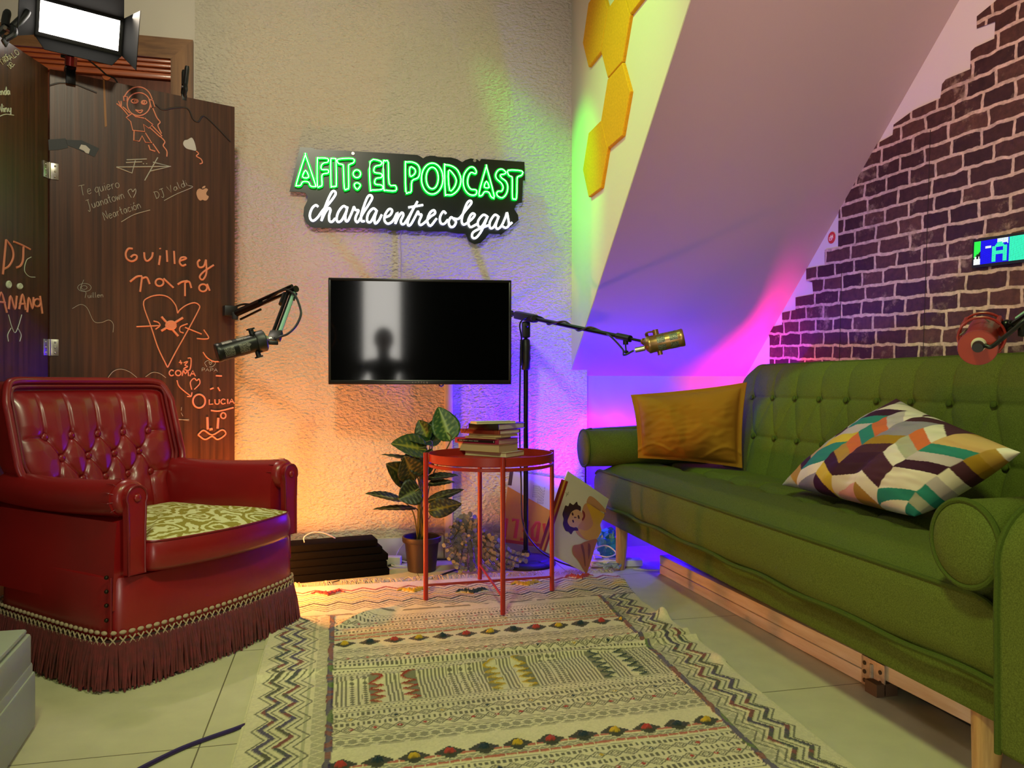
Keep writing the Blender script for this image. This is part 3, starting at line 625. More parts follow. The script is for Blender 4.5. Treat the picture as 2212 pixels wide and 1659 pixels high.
for q in ([(-wv, hv, 0), (wv, hv, 0), (wv - .01, hv + .045, dp_), (-wv + .01, hv + .045, dp_)], [(-wv, -hv, 0), (wv, -hv, 0), (wv - .03, -hv - .045, dp_ * .5), (-wv + .03, -hv - .045, dp_ * .5)],
          [(-wv, -hv, 0), (-wv, hv, 0), (-wv - .045, hv + .03, dp_), (-wv - .045, -hv - .03, dp_)], [(wv, -hv, 0), (wv, hv, 0), (wv + .04, hv + .02, dp_), (wv + .04, -hv - .05, dp_)]):
    b_ = MB(); P = [np.array(lq(*p)) for p in q]; nn = np.cross(P[1] - P[0], P[3] - P[0]); nn /= np.linalg.norm(nn); b_.prism(P, nn * 0.002); b_.build('barn_door', M_DOORM, vl, smooth=False)
b_ = MB(); b_.tube([lq(0, -LH / 2 - .01, -.02), lp + n2 * 0.03 + Vector((0, 0, .06))], 0.012, 12); b_.ball(lp + n2 * 0.03 + Vector((0, 0, .065)), 0.017); b_.build('ball_head', M_BLACKM, vl)
b_ = MB(); b_.tube([lp + n2 * .03 + Vector((0, 0, .05)), lp + n2 * .02 + Vector((0, 0, .022))], 0.019, 14); b_.build('clamp_collar', mat('dark_red_anodised', '#7a1614', 0.3, 0.5), vl)
b_ = MB(); b_.rbox(lp + n2 * .018 + Vector((0, 0, -.006)), (0.030, 0.012, 0.07), 0.003, axes((0, 0, 1), d2)); b_.rbox(lp - n2 * .018 + Vector((0, 0, -.006)), (0.030, 0.012, 0.07), 0.003, axes((0, 0, 1), d2)); b_.rbox(lp + Vector((0, 0, .018)), (0.034, 0.048, 0.014), 0.003, axes((0, 0, 1), d2))
b_.tube([lp + n2 * .02 + d2 * -.03 + Vector((0, 0, .05)), lp + n2 * .02 + d2 * -.005 + Vector((0, 0, .05))], .006, 8); b_.build('clamp', M_BLACKM, vl)
wireline('power_cable', [lq(0.02, -LH / 2 - .02, -.03), lp + d2 * .05 + Vector((0, 0, .07)), lp + d2 * .11 + Vector((0, 0, .035)) - n2 * .02, lp + d2 * .16 - n2 * .03 + Vector((0, 0, -.02)), lp + d2 * .17 - n2 * .035 + Vector((0, 0, -.4))], 0.003, M_BLACK, 'thin black cable hanging from the video light behind the screen', 'cable')
# ================================================================ NEON SIGN
ZN = lambda p: (600 + p[0] * 0.25316, 290 + p[1] * 0.25316)
YN = 3.372
def sn(p, y): return onY(*ZN(p), y)
neon = thing('neon_sign', tuple(onY(880, 520, 3.395)), 'green and white neon sign reading AFIT: EL PODCAST charla entre colegas on black board', 'neon sign')
outl = [(190, 112), (305, 118), (317, 130), (760, 152), (1190, 178), (1215, 190), (1240, 207), (1265, 192), (1300, 185), (1340, 187), (1370, 196), (1480, 200), (1530, 214), (1575, 240), (1600, 222), (1645, 208), (1700, 216), (1722, 232), (1738, 212), (2105, 238), (2110, 395), (2092, 395), (2085, 585), (2040, 592), (2018, 640), (2050, 690), (2055, 735), (1905, 860), (1890, 852), (1800, 850),
        (1770, 893), (1730, 930), (1680, 940), (1630, 915), (1612, 870), (1600, 848), (1540, 850), (1480, 838), (1440, 830), (1340, 832), (1260, 832), (1230, 822), (1180, 830), (1120, 828), (1090, 815), (1030, 822), (960, 822), (930, 806), (890, 803), (820, 808), (790, 802), (640, 800), (310, 800), (270, 785), (235, 745), (218, 695), (225, 625), (252, 570), (252, 530), (235, 503), (205, 495), (100, 490)]
b_ = MB(); b_.prism([onY(*ZN(p), YN) for p in outl], (0, 0.006, 0)); b_.build('backing_board', mat('black_acrylic', '#141a15', 0.3, spec=0.5), neon, smooth=False)
GREEN = [[(232, 190), (160, 425), (165, 443), (195, 440), (214, 410), (262, 412), (280, 446), (318, 450), (320, 430), (240, 192)], [(238, 312), (212, 370), (264, 372)],
    [(338, 440), (338, 222), (350, 208), (425, 212), (428, 242), (392, 250), (372, 272), (375, 305), (428, 308), (430, 335), (390, 342), (376, 365), (378, 438), (360, 448)],
    [(455, 440), (452, 228), (465, 212), (492, 214), (497, 230), (500, 432), (490, 448), (462, 450)], [(515, 218), (640, 212), (648, 245), (612, 262), (604, 285), (605, 455), (592, 470), (568, 465), (560, 285), (548, 262), (518, 254)],
    circ(675, 342, 32, 33, n=10), [(655, 428), (678, 418), (702, 432), (700, 452), (678, 475), (656, 452)],
    [(788, 238), (878, 235), (880, 265), (838, 276), (822, 295), (825, 330), (884, 342), (885, 372), (842, 380), (828, 400), (832, 430), (888, 440), (890, 474), (805, 480), (790, 468)],
    [(900, 245), (918, 234), (942, 245), (950, 428), (1003, 442), (1005, 486), (920, 482), (905, 465)],
    [(1092, 490), (1088, 255), (1100, 242), (1150, 243), (1196, 268), (1212, 320), (1196, 375), (1145, 402), (1138, 490), (1115, 500)], [(1128, 285), (1165, 298), (1174, 325), (1160, 350), (1128, 362)],
    circ(1317, 383, 92, 132, n=18), circ(1317, 378, 52, 92, n=16), [(1422, 275), (1432, 266), (1480, 274), (1532, 310), (1562, 390), (1542, 470), (1490, 518), (1440, 520), (1428, 508)], [(1455, 318), (1492, 338), (1522, 395), (1506, 455), (1465, 482)],
    [(1692, 318), (1668, 286), (1632, 290), (1592, 340), (1580, 410), (1595, 475), (1635, 518), (1682, 522), (1696, 500), (1688, 478), (1645, 472), (1620, 430), (1623, 372), (1648, 330), (1684, 342)],
    [(1775, 288), (1715, 510), (1742, 524), (1762, 495), (1800, 500), (1818, 536), (1845, 532), (1782, 290)], [(1780, 405), (1760, 455), (1802, 458)],
    [(1945, 330), (1915, 303), (1880, 310), (1858, 348), (1867, 385), (1905, 420), (1921, 455), (1910, 488), (1880, 490), (1866, 508), (1878, 534), (1916, 545), (1950, 510), (1961, 452), (1945, 405), (1906, 375), (1900, 350), (1928, 345)],
    [(1965, 312), (2080, 318), (2080, 352), (2050, 365), (2040, 390), (2036, 545), (2015, 556), (2000, 542), (1999, 385), (1990, 365), (1970, 355)]]
SCRIPT = [[(345, 620), (325, 607), (295, 630), (275, 680), (278, 722), (302, 740), (340, 712), (385, 650), (440, 590), (488, 525), (492, 495), (468, 488), (435, 545), (398, 640), (372, 740)], [(372, 740), (405, 668), (435, 632), (450, 648), (438, 700), (442, 742), (465, 748), (490, 720)],
    [(590, 630), (560, 615), (520, 660), (502, 718), (514, 750), (548, 732), (588, 655)], [(595, 620), (577, 700), (582, 742), (603, 733), (640, 650), (650, 622), (664, 648), (690, 652), (670, 695), (662, 732), (684, 750), (730, 672), (780, 595), (806, 545), (792, 522), (768, 535), (740, 600), (712, 695), (716, 742), (742, 742)],
    [(842, 650), (812, 635), (772, 680), (762, 738), (792, 750), (838, 668)], [(846, 650), (826, 720), (832, 764), (862, 738), (887, 688)], [(905, 715), (958, 692), (976, 652), (950, 640), (916, 688), (912, 740), (942, 765), (985, 738), (1022, 668), (1003, 765)], [(1003, 765), (1032, 702), (1060, 670), (1072, 692), (1050, 742), (1062, 770), (1090, 752), (1150, 650), (1192, 575)], [(1115, 626), (1240, 605)],
    [(1150, 650), (1112, 738), (1113, 778), (1138, 768), (1185, 682), (1197, 660), (1206, 686), (1228, 690), (1206, 748), (1217, 776), (1250, 758), (1305, 704), (1342, 678), (1334, 650), (1300, 670), (1276, 738), (1302, 784), (1356, 720)],
    [(1437, 680), (1413, 660), (1385, 708), (1390, 758), (1420, 766), (1452, 730)], [(1500, 722), (1478, 710), (1459, 750), (1472, 790), (1502, 788), (1521, 750), (1500, 720), (1545, 722), (1600, 655), (1652, 590), (1640, 568), (1610, 600), (1572, 715), (1576, 765), (1602, 768), (1660, 722), (1682, 688), (1656, 680), (1626, 738), (1642, 794), (1700, 768)],
    [(1786, 700), (1752, 690), (1711, 740), (1712, 785), (1742, 788), (1786, 712)], [(1792, 700), (1742, 820), (1692, 885), (1660, 880), (1666, 840), (1722, 808), (1800, 778)], [(1880, 700), (1850, 690), (1811, 750), (1812, 800), (1842, 794), (1884, 712)], [(1886, 700), (1861, 778), (1876, 810), (1912, 778), (1946, 702), (1956, 670), (1967, 722), (1972, 778), (1946, 800), (1916, 786)], [(1972, 778), (2000, 755)]]
ng, ngc, nw = MB(), MB(), MB()
for s in GREEN:
    P = crom([sn(p, YN - 0.010) for p in s], 3, True); ng.tube(P, 0.0062, 8, True)
    ngc.tube([p + np.array((0, -0.0045, 0)) for p in P], 0.0021, 6, True)
for s in SCRIPT: nw.tube(crom([sn(p, YN - 0.010) for p in s], 4), 0.0046, 8)
tag(ng.build('green_tube_lettering', mat('green_neon', (0.0, 0.1, 0.01), 0.4, emit=(0.0, 1.0, 0.02), estr=3.2), neon), 'green outline capitals')
ngc.build('glowing_core', mat('green_neon_core', (1, 1, 1), 0.4, emit=(0.62, 1.0, 0.66), estr=3.5), neon)
tag(nw.build('white_tube_lettering', mat('white_neon', (1, 1, 1), 0.4, emit=(0.97, 1.0, 1.0), estr=3.2), neon), 'white script lettering')
for p in ((642, 168), (1680, 228)):
    b_ = MB(); q = sn(p, YN); b_.tube([q + np.array((0, -0.004, 0)), q + np.array((0, 0.03, 0))], 0.007, 14); b_.build('mounting_screw', M_STEEL, neon)
wireline('neon_cable', [sn((1050, 825), 3.392), sn((1046, 900), 3.396), sn((1052, 1000), 3.396), sn((1052, 1100), 3.396), sn((1050, 1240), 3.396), sn((1050, 1330), 3.396)], 0.0022, mat('clear_cable', '#b9a98a', 0.4), 'thin pale cable running down the wall from the neon sign', 'cable')

# ================================================================ TELEVISION
def cdir(deg): return Vector(RT * math.cos(R(deg)) + FW * math.sin(R(deg)))
hx_ = cdir(6.3); tn = Vector(RT * math.sin(R(6.3)) - FW * math.cos(R(6.3)))
tu = (Vector((0, 0, 1)) * math.cos(R(.5)) + tn * math.sin(R(.5))).normalized(); tn2 = hx_.cross(tu)
if tn2.dot(tn) < 0: tn2 = -tn2
TM = Matrix((hx_, tu, tn2)).transposed(); tc_ = Vector(EYE + ray(909.5, 717.5) / F_PX * 3.105)
TW, THh = 0.731, 0.424
tv = thing('television', tuple(tc_ - tu * THh / 2), 'black flat screen television on the stucco wall under the neon sign', 'television')
def tq(x, y, z): return tc_ + TM @ Vector((x, y, z))
b_ = MB(); bz = 0.011
for c, s in (((0, THh / 2 - bz / 2, 0), (TW, bz, 0.03)), ((0, -THh / 2 + 0.009, 0), (TW, 0.018, 0.03)), ((-TW / 2 + bz / 2, 0.003, 0), (bz, THh - 0.02, 0.03)), ((TW / 2 - bz / 2, 0.003, 0), (bz, THh - 0.02, 0.03))): b_.rbox(tq(*c), s, 0.003, TM)
b_.build('bezel', mat('tv_bezel', '#0a0a09', 0.3), tv)
b_ = MB(); b_.rbox(tq(0, 0, -0.028), (TW - 0.01, THh - 0.01, 0.04), 0.006, TM); b_.rbox(tq(0, -0.03, -0.06), (0.42, 0.26, 0.04), 0.01, TM); b_.build('rear_housing', M_BLACK, tv)
b_ = MB(); sw, sh = TW / 2 - bz, THh / 2 - bz; b_.add([tq(-sw, -sh + .006, .010), tq(sw, -sh + .006, .010), tq(sw, sh, .010), tq(-sw, sh, .010)], [(0, 1, 2, 3)])
b_.build('screen', mat('dark_glossy_screen', '#020303', 0.06, spec=0.7), tv, smooth=False)
b_ = MB(); x = -0.036
for ch in 'ANTTEQ':
    for s in GL[ch]: b_.tube([tq(x + p[0] * 0.0085, -THh / 2 + 0.005 + p[1] * 0.006, 0.0155) for p in s], 0.0005, 5)
    x += 0.0115
b_.build('lettering', mat('grey_print', '#8c8c88', 0.4), tv)
b_ = MB(); wq = Vector((tc_.x + 0.02, YB, tc_.z - 0.02))
b_.rbox(wq + Vector((0, -0.008, 0)), (0.12, 0.016, 0.22), 0.003); b_.tube([wq + Vector((0.02, -.01, 0)), wq + Vector((0.09, -.09, 0)), tq(0.02, -0.02, -0.075)], 0.014, 10); b_.build('wall_mount_arm', M_BLACKM, tv)
wireline('television_cable', [tq(0.07, -THh / 2 + 0.02, -0.04), tq(0.075, -THh / 2 - 0.004, -0.04), tq(0.088, -THh / 2 - 0.006, -0.07), tq(0.10, -THh / 2 + 0.02, -0.10)], 0.003, M_BLACK, 'short black cable looping under the television', 'cable')

# ================================================================ MICROPHONE STAND with the gold microphone
def at(px, py, zc): return Vector(EYE + ray(px, py) / F_PX * zc)
MS = Vector((0.808, 3.195, 0)); MS.x = 0.2436 * MS.y
ms = thing('microphone_stand', tuple(MS), 'tall black microphone stand with a long boom behind the red tray table', 'microphone stand')
b_ = MB(); b_.lathe([(0.126, 0.0), (0.128, 0.008), (0.122, 0.016), (0.104, 0.024), (0.100, 0.023), (0.092, 0.029), (0.088, 0.028), (0.075, 0.033), (0.071, 0.032), (0.05, 0.036), (0.02, 0.040), (0.016, 0.06)], Matrix.Translation(MS), 48); b_.build('round_base', mat('cast_iron_black', '#161a18', 0.55, bump=(200, 0.2, 0.001)), ms)
zt = 0.77 + (830 - 690) / F_PX * 3.29; zg1 = 0.77 + (830 - 735) / F_PX * 3.29; zg0 = 0.77 + (830 - 800) / F_PX * 3.29
b_ = MB(); b_.tube([MS + Vector((0, 0, .04)), MS + Vector((0, 0, zg0 + .02))], 0.0105, 16); b_.tube([MS + Vector((0, 0, zg0)), MS + Vector((0, 0, zt - .02))], 0.0075, 14); b_.build('pole', M_BLACKM, ms)
b_ = MB(); b_.lathe([(0.015, 0), (0.019, 0.006), (0.0185, 0.03), (0.021, 0.05), (0.019, 0.075), (0.021, 0.1), (0.019, zg1 - zg0 - .02), (0.017, zg1 - zg0), (0.009, zg1 - zg0 + .005)], Matrix.Translation(MS + Vector((0, 0, zg0))), 20); b_.build('clutch_grip', M_BLACK, ms)
b_ = MB(); b_.rbox(MS + Vector((0, 0, zt - .045)), (0.034, 0.03, 0.07), 0.006); b_.ball(MS + Vector((0, -0.018, zt - .03)), 0.007); b_.build('tilt_joint', M_BLACK, ms)
B1p = MS + Vector((0, 0, 0.77 + (830 - 685) / F_PX * 3.29)); B2 = at(1402, 741, 2.66); bd = (B2 - B1p).normalized(); B0 = B1p - bd * 0.115
b_ = MB(); b_.tube([B0, B0 + (B2 - B0) * 0.86], 0.0085, 12); b_.tube([B0 + (B2 - B0) * 0.84, B2 - bd * 0.03], 0.0055, 10); b_.build('boom', M_BLACKM, ms)
b_ = MB(); b_.rbox(B1p, (0.034, 0.034, 0.15), 0.008, axes(bd)); b_.tube([B1p + bd * 0.045 + Vector((0, -0.02, -.005)), B1p + bd * 0.045 + Vector((0, -0.04, -.005))], 0.012, 12); b_.build('boom_clamp', M_BLACK, ms)
b_ = MB(); bc = B0 + (B2 - B0) * 0.85; b_.tube([bc - bd * 0.035, bc + bd * 0.035], 0.0125, 14); b_.tube([bc + bd * .01, bc + bd * .01 + Vector((0, 0, -.025))], 0.010, 10); b_.tube([bc + bd * .01 + Vector((0, 0, -.025)), bc + bd * .012 + Vector((0, 0, -.045))], 0.003, 8); b_.ball(bc + bd * .012 + Vector((0, 0, -.05)), 0.010, s=(1, .5, .6)); b_.build('boom_extension_clamp', M_BLACK, ms)
b_ = MB(); b_.tube([B0 - bd * 0.09, B0], 0.015, 12); b_.build('counterweight', M_BLACK, ms)

def make_mic(nm, a, b, r, body, grille, label, nwin=6, span=46, roll=0.0):
    """broadcast microphone: rear end a, front end b; two rows of mesh windows in the front half"""
    a, b = Vector(a), Vector(b); d = (b - a).normalized(); L = (b - a).length
    t = thing(nm, tuple(a), label, 'microphone'); T = frame(a, d, Vector((0, 0, 1)))
    b_ = MB(); b_.lathe([(r * .55, -.012), (r * .8, -.006), (r * .97, 0), (r * 1.03, .003), (r * 1.03, .010), (r, .013), (r, L - .016), (r * 1.03, L - .014), (r * 1.05, L - .004), (r * .98, L), (r * .9, L)], T, 36); b_.build('body', body, t)
    for row in range(2):
        w = (L * 0.72 - 0.026) / 2; z0 = L * 0.28 - .004 + row * (w + 0.011)
        for k in range(nwin):
            a0 = R(360 / nwin * k + roll); da = R(span); nn = 11
            b_ = MB(); pts = lambda rad: [T @ Vector((rad * math.cos(a0 + da * (i / (nn - 1) - .5)), rad * math.sin(a0 + da * (i / (nn - 1) - .5)), z)) for z in (z0 + .002, z0 + w - .002) for i in range(nn)]
            b_.add(pts(r * 1.012), [(i, i + 1, nn + i + 1, nn + i) for i in range(nn - 1)])
            b_.build('mesh_window', grille, t)
    return t, T, L
def grille_mat(nm, ca_, cb_):
    m = mat(nm, ca_, 0.45, 0.5); nt = m.node_tree; b = nt.nodes['Principled BSDF']; tc = nt.nodes['Texture Coordinate']
    v = nt.nodes.new('ShaderNodeTexVoronoi'); v.inputs['Scale'].default_value = 420; nt.links.new(tc.outputs['Object'], v.inputs['Vector'])
    r = nt.nodes.new('ShaderNodeValToRGB'); r.color_ramp.elements[0].position = 0.35; r.color_ramp.elements[1].position = 0.6
    r.color_ramp.elements[0].color = (*lin(cb_), 1); r.color_ramp.elements[1].color = (*lin(ca_), 1)
    nt.links.new(v.outputs['Distance'], r.inputs[0]); nt.links.new(r.outputs[0], b.inputs['Base Color']); return m
M_GOLD = mat('brushed_gold', '#a8825a', 0.34, 0.85, var=(60, 0.06)); M_GR = grille_mat('grey_mesh', '#8e8f84', '#3a3c38')
ga, gb = at(1399, 746, 2.62), at(1477, 729, 2.60)
gm, GT, gL = make_mic('gold_microphone', ga, gb, 0.0295, M_GOLD, M_GR, 'gold broadcast microphone with grey mesh windows at the end of the boom', roll=12)
b_ = MB(); gd = (gb - ga).normalized(); gu = Vector((0, 0, 1)); gu = (gu - gd * gu.dot(gd)).normalized()
yk = [B2 - bd * .012, B2 + gu * 0.012, ga + gd * 0.005 + gu * 0.041, ga + gd * 0.035 + gu * 0.040]
b_.tube(crom(yk, 5), 0.006, 8, flat=(gu, 0.5)); b_.tube([ga + gd * .035 + gu * .028, ga + gd * .035 + gu * .046], 0.010, 14); b_.tube([ga + gd * .035 - gu * .028, ga + gd * .035 - gu * .042], 0.009, 14)
b_.tube([B2 - bd * .028, B2 + bd * .004], 0.0095, 14); b_.tube([B2 - bd * .03, B2 - bd * .024], 0.0125, 14); b_.build('yoke', M_GOLD, gm)
b_ = MB(); xc = ga - gu * 0.008; b_.tube([xc - gd * .045, xc - gd * .008], 0.009, 14); b_.build('cable_plug', M_STEEL, gm)
# its cable, wound round the boom and falling along the pole
cp = [xc - gd * .05, xc - gd * .085 - gu * .008, at(1345, 755, 2.72), at(1320, 728, 2.78)]
for k in range(9):
    f = 0.70 - k * 0.065; c = B0 + (B2 - B0) * f; a_ = k * 1.9; X = axes(bd); cp.append(c + X @ Vector((0.0135 * math.cos(a_), 0.0135 * math.sin(a_), 0)))
cp += [B1p + Vector((-.03, -.02, -.03)), MS + Vector((-.022, -.012, zg1)), MS + Vector((-.026, -.014, zg0 + .02)), MS + Vector((-.024, -.006, 0.95)), MS + Vector((-.030, -.01, 0.6)), MS + Vector((-.024, -.012, .36)), MS + Vector((-.018, -.014, .18)), MS + Vector((0.03, -.05, .085)), MS + Vector((.10, -.10, .035)), MS + Vector((.19, -.15, .006))]
wireline('microphone_cable', cp, 0.0035, M_BLACK, 'black cable wound round the boom and down the microphone stand', 'cable', n=8)

# ================================================================ BLACK MICROPHONE on a scissor arm at the screen's edge
ZB = lambda p, zc: at(450 + p[0] * 0.12055, 600 + p[1] * 0.12055, zc)
arm = thing('scissor_boom', tuple(ZB((470, 690), 2.99)), 'black jointed scissor arm with one pale green tube, clamped to the screen edge', 'microphone arm')
e0, e1, e2 = ZB((500, 680), 2.93), ZB((1500, 235), 2.72), ZB((1215, 1010), 2.52)
ed = (e1 - e0).normalized()
b_ = MB(); mp_ = ZB((390, 600), 2.96); b_.rbox(mp_, (0.05, 0.04, 0.035), 0.004, axes(n2, d2)); b_.rbox(ZB((480, 690), 2.93), (0.022, 0.022, 0.03), 0.004); b_.build('mount', M_BLACK, arm)
b_ = MB()
for o in (0.0, 0.017): b_.tube([e0 + Vector((0, 0, o)), e1 + Vector((0, 0, o))], 0.0062, 8)
b_.tube([e0 + Vector((0, 0, .008)), e0 + ed * .16 + Vector((0, 0, .008))], 0.012, 8); b_.tube([e0 + ed * .03 + Vector((0, 0, -.022)), e0 + ed * .16 + Vector((0, 0, -.018))], 0.0045, 8); b_.tube([e1 - ed * .02, e1 + ed * .025], 0.012, 10); b_.build('upper_arm', M_BLACKM, arm)
fd = (e2 - e1).normalized(); fs = cdir(0)
b_ = MB(); b_.tube([e1 - fs * .012, e2 - fs * .012], 0.0062, 8); b_.tube([e1 - fs * .022 + fd * .02, e1 - fs * .022 + fd * .085], 0.008, 8); b_.tube([e1, e2], 0.004, 8); b_.tube([e1 + fs * .02 + fd * .02, e1 + fs * .018 + fd * .06], 0.004, 8); b_.build('lower_arm', M_BLACKM, arm)
b_ = MB(); b_.tube([e1 + fs * .010, e2 + fs * .010], 0.0068, 10); tag(b_.build('outer_tube', mat('pale_green_tube', '#7fae93', 0.35, 0.2), arm), 'pale green tube')  # one tube coloured pale green over its whole length
b_ = MB(); b_.rbox(e2 + fd * .012, (0.042, 0.02, 0.045), 0.005, axes(fd, fs)); jb = ZB((1010, 1120), 2.47); b_.tube([e2 + fd * .03, e2 + fd * .045 + fs * .0], 0.010, 10); b_.rbox(ZB((1165, 1170), 2.47), (0.03, 0.012, 0.014), 0.003, axes((0, 0, 1), cdir(30))); b_.build('end_joint', M_BLACK, arm)
b_ = MB(); b_.tube([ZB((1130, 1095), 2.48), jb], 0.009, 12); b_.ball(jb, 0.016); b_.build('swivel_ball', M_STEEL, arm)
ba, bb = ZB((900, 1155), 2.44), ZB((145, 1355), 2.38)
M_MICB = mat('dark_gunmetal', '#1a1a19', 0.35, 0.5)
bmic, BT, bL = make_mic('black_microphone', ba, bb, 0.0285, M_MICB, grille_mat('dark_mesh', '#6d6a60', '#24231f'), 'black broadcast microphone with mesh windows hanging from the scissor arm', nwin=4, span=62, roll=-15)
bdir = (bb - ba).normalized(); bu = Vector((0, 0, 1)); bu = (bu - bdir * bu.dot(bdir)).normalized()
b_ = MB(); b_.lathe([(0.031, -.022), (0.035, -.018), (0.035, .004), (0.033, .008)], frame(ba, bdir), 32)
for s in (1, -1): b_.tube([ba + bdir * .012 + bu * s * .028, ba + bdir * .012 + bu * s * .045], 0.008, 12); b_.tube([ba + bdir * .012 + bu * s * .043, ba + bdir * .012 + bu * s * .048], 0.013, 12)
b_.build('swivel_collar', M_BLACK, bmic)
b_ = MB(); q = BT @ Vector((0, 0, 0.036)); vd = (Vector(EYE) - q); vd = (vd - bdir * vd.dot(bdir)).normalized(); q = q + vd * .0292; sd = bdir.cross(vd)
b_.prism([q + bdir * a_ + sd * c_ for a_, c_ in ((-.008, 0), (-.003, .005), (.003, .005), (.008, 0), (.003, -.005), (-.003, -.005))], vd * .0006); b_.build('badge', mat('grey_badge', '#6f6d66', 0.4, 0.5), bmic, smooth=False)
wireline('scissor_arm_cable', [ZB((380, 560), 3.02), ZB((520, 510), 2.97), ZB((650, 478), 2.93), ZB((880, 480), 2.88), ZB((1100, 380), 2.80), ZB((1290, 250), 2.74), ZB((1420, 225), 2.70), ZB((1560, 330), 2.66), ZB((1650, 560), 2.60), ZB((1650, 700), 2.56), ZB((1560, 880), 2.52), ZB((1420, 1010), 2.50), ZB((1290, 1060), 2.49), ZB((1180, 1120), 2.49), ZB((1000, 1190), 2.5)], 0.004, M_BLACK, 'black cable looping along the scissor arm to the black microphone', 'cable', n=8)

# ================================================================ RED MICROPHONE in a shock mount, coming in from the right
ZR = lambda p, zc: at(2040 + p[0] * 0.0844, 660 + p[1] * 0.0844, zc)
M_RED = mat('red_lacquer', '#8c1f17', 0.35); M_REDO = mat('orange_red_lacquer', '#9c2a14', 0.4)
ra, rb = ZR((850, 1095), 1.24), ZR((1010, 640), 1.34); rd = (rb - ra).normalized()
rm = thing('red_microphone', tuple(ra), 'red microphone seen end-on in a red ring shock mount at the right edge', 'microphone')
T = frame(ra, rd)
b_ = MB(); b_.lathe([(0.0285, 0), (0.0290, .003), (0.0285, .008), (0.024, .014), (0.024, .13), (0.022, .138), (0.012, .144)], T, 40); b_.build('body', M_RED, rm)
b_ = MB(); b_.lathe([(0.0105, -.0006), (0.0275, -.0006), (0.0275, .001)], T, 40); b_.build('end_disc', M_REDO, rm)
b_ = MB(); b_.lathe([(0.0085, -.010), (0.0100, -.010), (0.0112, -.0005)], T @ Matrix.Translation((0, -.0065, 0)), 24, capt=False); b_.build('socket_ring', mat('ivory_ring', '#cfc4ae', 0.4), rm)
sm = thing('shock_mount', tuple(ra + rd * .09), 'red ring shock mount holding the red microphone by the brick wallpaper', 'shock mount')
cen = T @ Vector((0, 0, .090)); SX = axes(rd, Vector((0, 0, 1)))
b_ = MB()
for dz, rr in ((-.014, .0345), (.022, .0345)): b_.tube([cen + SX @ Vector((rr * math.cos(R(k * 7.5)), rr * math.sin(R(k * 7.5)), dz)) for k in range(48)], 0.0022, 8, True)
for k in range(4): a_ = R(45 + 90 * k); b_.tube([cen + SX @ Vector((.0345 * math.cos(a_), .0345 * math.sin(a_), -.014)), cen + SX @ Vector((.0345 * math.cos(a_), .0345 * math.sin(a_), .024))], 0.004, 8)
b_.build('ring_cage', M_RED, sm)
M_EL = mat('grey_elastic', '#6b6158', 0.7)
for k in range(4):
    b_ = MB(); a_ = R(90 * k); b_.tube([cen + SX @ Vector((.0345 * math.cos(a_), .0345 * math.sin(a_), 0)), cen + SX @ Vector((.024 * math.cos(a_ + .5), .024 * math.sin(a_ + .5), .004))], 0.0012, 6); b_.build('elastic', M_EL, sm)

jq = ZR((1480, 690), 1.30); b_ = MB(); b_.tube([cen + (jq - cen).normalized() * .036, jq], 0.010, 12); b_.tube([jq, ZR((1570, 600), 1.29)], 0.0095, 12); b_.build('swivel', M_REDO, sm)
ra2 = thing('scissor_boom', tuple(ZR((1600, 570), 1.28)), 'black microphone arm entering from the right photo edge', 'microphone arm')
g0, g1 = ZR((1590, 590), 1.285), ZR((2600, -80), 1.22)
b_ = MB(); b_.tube([g0, g0 + (g1 - g0) * .18], 0.008, 12); b_.tube([g0 + (g1 - g0) * .16, g1], 0.0055, 10); b_.ball(g0 + Vector((0, 0, .006)), 0.009); b_.build('arm_tube', M_BLACKM, ra2)
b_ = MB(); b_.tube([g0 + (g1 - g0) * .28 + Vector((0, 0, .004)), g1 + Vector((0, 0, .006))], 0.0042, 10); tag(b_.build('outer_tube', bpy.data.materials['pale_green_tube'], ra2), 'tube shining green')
b_ = MB(); b_.rbox(ZR((2010, 680), 1.27), (0.012, 0.012, 0.016), 0.003); b_.tube([ZR((2010, 680), 1.27), g0 + (g1 - g0) * .42], 0.004, 8); b_.build('knob', M_BLACK, ra2)
pl = T @ Vector((0, -.0065, -.010))
wireline('microphone_cable', [pl, pl - rd * .010 + Vector(RT) * .004, pl - rd * .012 + Vector(RT) * .012 + Vector((0, 0, .003)), ZR((1200, 1060), 1.215), ZR((1500, 840), 1.22), ZR((1800, 600), 1.23), ZR((2100, 330), 1.23), ZR((2600, -60), 1.20)], 0.0034, M_BLACK, 'black cable plugged into the red microphone', 'cable', n=10)
b_ = MB(); b_.lathe([(0.0075, -.024), (0.0085, -.020), (0.0085, -.008)], T @ Matrix.Translation((0, -.0065, 0)), 20); b_.build('cable_plug', M_BLACK, rm)
# ================================================================ RED TRAY TABLE
M_TAB = mat('red_powder_coat', '#98211a', 0.38, spec=0.45)
TCN = Vector((0.531, 2.715, 0))
tb = thing('tray_table', tuple(TCN), 'round red metal tray table on the patterned rug with a pile of books', 'table')
zr0, zr1 = 0.492, 0.524
b_ = MB(); b_.lathe([(0.0, zr0), (0.214, zr0), (0.2225, zr0 + .004), (0.2235, zr1), (0.2205, zr1), (0.2195, zr0 + .007), (0.212, zr0 + .005), (0.0001, zr0 + .004)], Matrix.Translation(TCN), 72, False, False); b_.build('tray', M_TAB, tb)
feet = [(0.287, 2.713), (0.526, 2.463), (0.778, 2.732), (0.534, 2.962)]; feet = [(TCN.x + 0.2335 * math.cos(a), TCN.y + 0.2335 * math.sin(a)) for a in [math.atan2(y - TCN.y, x - TCN.x) for x, y in feet]]
for x, y in feet:
    b_ = MB(); b_.tube([(x, y, 0.010), (x, y, zr1 + 0.004)], 0.0085, 14); b_.build('leg', M_TAB, tb)
